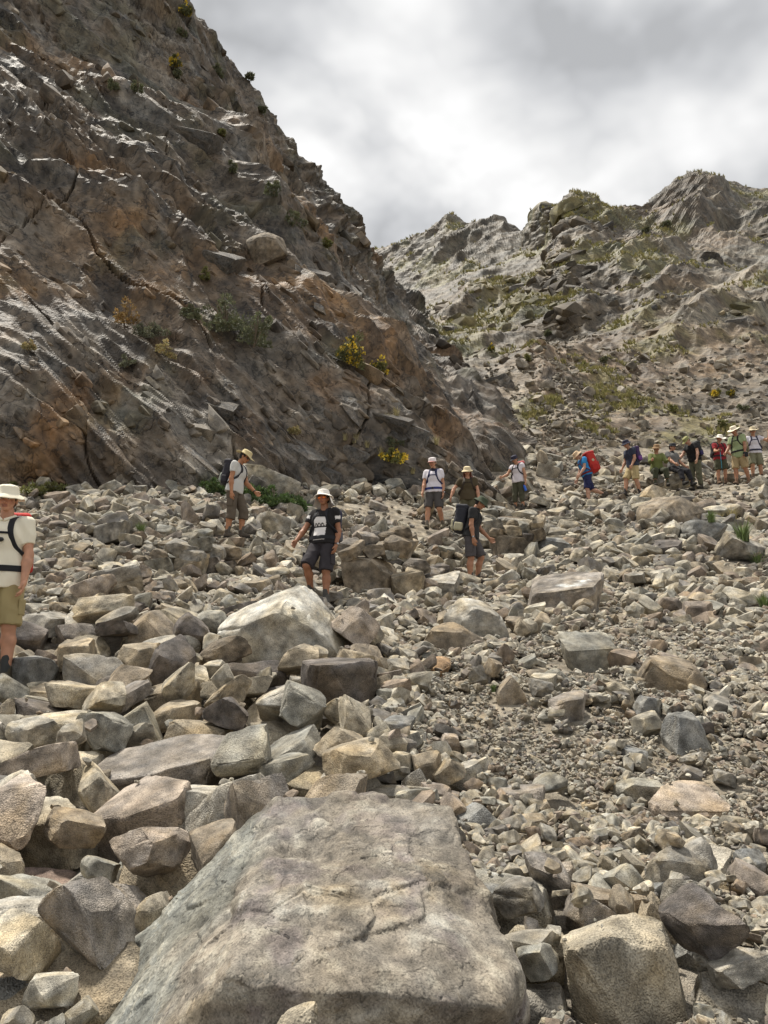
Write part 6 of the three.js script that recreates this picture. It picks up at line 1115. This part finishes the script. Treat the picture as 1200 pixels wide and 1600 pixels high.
// thin turf on the mountainside: blades nobody could count
{
  const R = rng(31), pos = mountainB.geometry.attributes.position, nor = mountainB.geometry.attributes.normal, nv = pos.count, pg = [];
  for (let i = 0; i < 9; i++) { const a = R() * 6.28, t = 0.5 * R(), L = 0.7 + 0.5 * R(); pg.push(Math.cos(a + 1.57) * 0.12 + 0.1 * (R() - 0.5), 0, Math.sin(a + 1.57) * 0.12, -Math.cos(a + 1.57) * 0.12, 0, -Math.sin(a + 1.57) * 0.12 + 0.1 * (R() - 0.5), Math.cos(a) * t, L, Math.sin(a) * t); }
  const g = new THREE.BufferGeometry(); g.setAttribute('position', new THREE.Float32BufferAttribute(pg, 3)); g.computeVertexNormals();
  const list = []; let tries = 0; const col = new THREE.Color();
  while (list.length < 15000 && tries++ < 400000) { const i = Math.floor(R() * nv), x = pos.getX(i), y = pos.getY(i), z = pos.getZ(i); if (nor.getY(i) < 0.5 || z > -28.5) continue; const f = fbm(x * 0.16, y * 0.16, z * 0.16, 5, 570) + 0.1 - 0.1 * sst(75, 105, -z); if (f + 0.7 * fbm(x * 0.7, y * 0.7, z * 0.7, 3, 575) < 0.24 + 0.12 * R()) continue; list.push([x, y, z]); }
  const im = shadows(new THREE.InstancedMesh(g, new THREE.MeshStandardMaterial({ roughness: 0.95 }), list.length)), M = new THREE.Matrix4(), q = new THREE.Quaternion();
  list.forEach(([x, y, z], i) => { const s = (0.09 + 0.0026 * -z) * (0.6 + 0.8 * R()); q.setFromAxisAngle(UP, R() * 6.28); M.compose(V3(x, y - 0.02, z), q, V3(s * 1.4, s, s * 1.4)); im.setMatrixAt(i, M); const k = 0.7 + 0.6 * R(), dry = R(); im.setColorAt(i, col.setRGB(lerp(0.26, 0.42, dry) * k, lerp(0.26, 0.36, dry) * k, lerp(0.09, 0.17, dry) * k)); });
  im.name = 'mountain_grass'; im.userData = { kind: 'stuff', label: 'thin yellow-green turf on the mountainside ledges' }; scene.add(im);
}
for (const [x, y, w, t, f, l] of [[1118, 612, 16, 'moss', 160, 'yellow flowering shrub on the right mountainside'], [1138, 618, 12, 'moss', 120, 'smaller yellow flowering shrub right of the other'], [1160, 640, 16, 'scrub', 0, 'dark shrub below the mountain flowering shrubs'], [1050, 640, 14, 'moss', 0, 'mossy shrub on the right mountainside'], [965, 735, 22, 'moss', 60, 'mossy shrub behind the red rucksack'], [1102, 740, 26, 'green', 0, 'green shrub behind the black-shirted hiker'], [1115, 752, 18, 'moss', 100, 'yellow shrub between the black-shirted and red-shirted hikers'], [1195, 725, 20, 'moss', 100, 'yellow-green shrub at the right edge behind the hikers'], [820, 560, 14, 'moss', 0, 'mossy shrub in the gully mouth'], [770, 545, 12, 'moss', 60, 'yellowish shrub at the gully side'], [860, 520, 12, 'scrub', 0, 'dark shrub on the middle mountainside'], [1040, 350, 14, 'scrub', 0, 'dark shrub below the right summit'], [1010, 360, 12, 'scrub', 0, 'shrub near the dark buttress'], [1130, 660, 16, 'moss', 0, 'mossy shrub above the white-hatted hikers'], [940, 560, 14, 'scrub', 0, 'small dark shrub on the lower mountainside']]) cliffShrub(x, y, w, w * 0.7, t, l, { n: 420, clumps: 8, flowers: f || undefined, on: 'B', group: 'shrubs on the right mountainside' });
renderer.render(scene, camera);
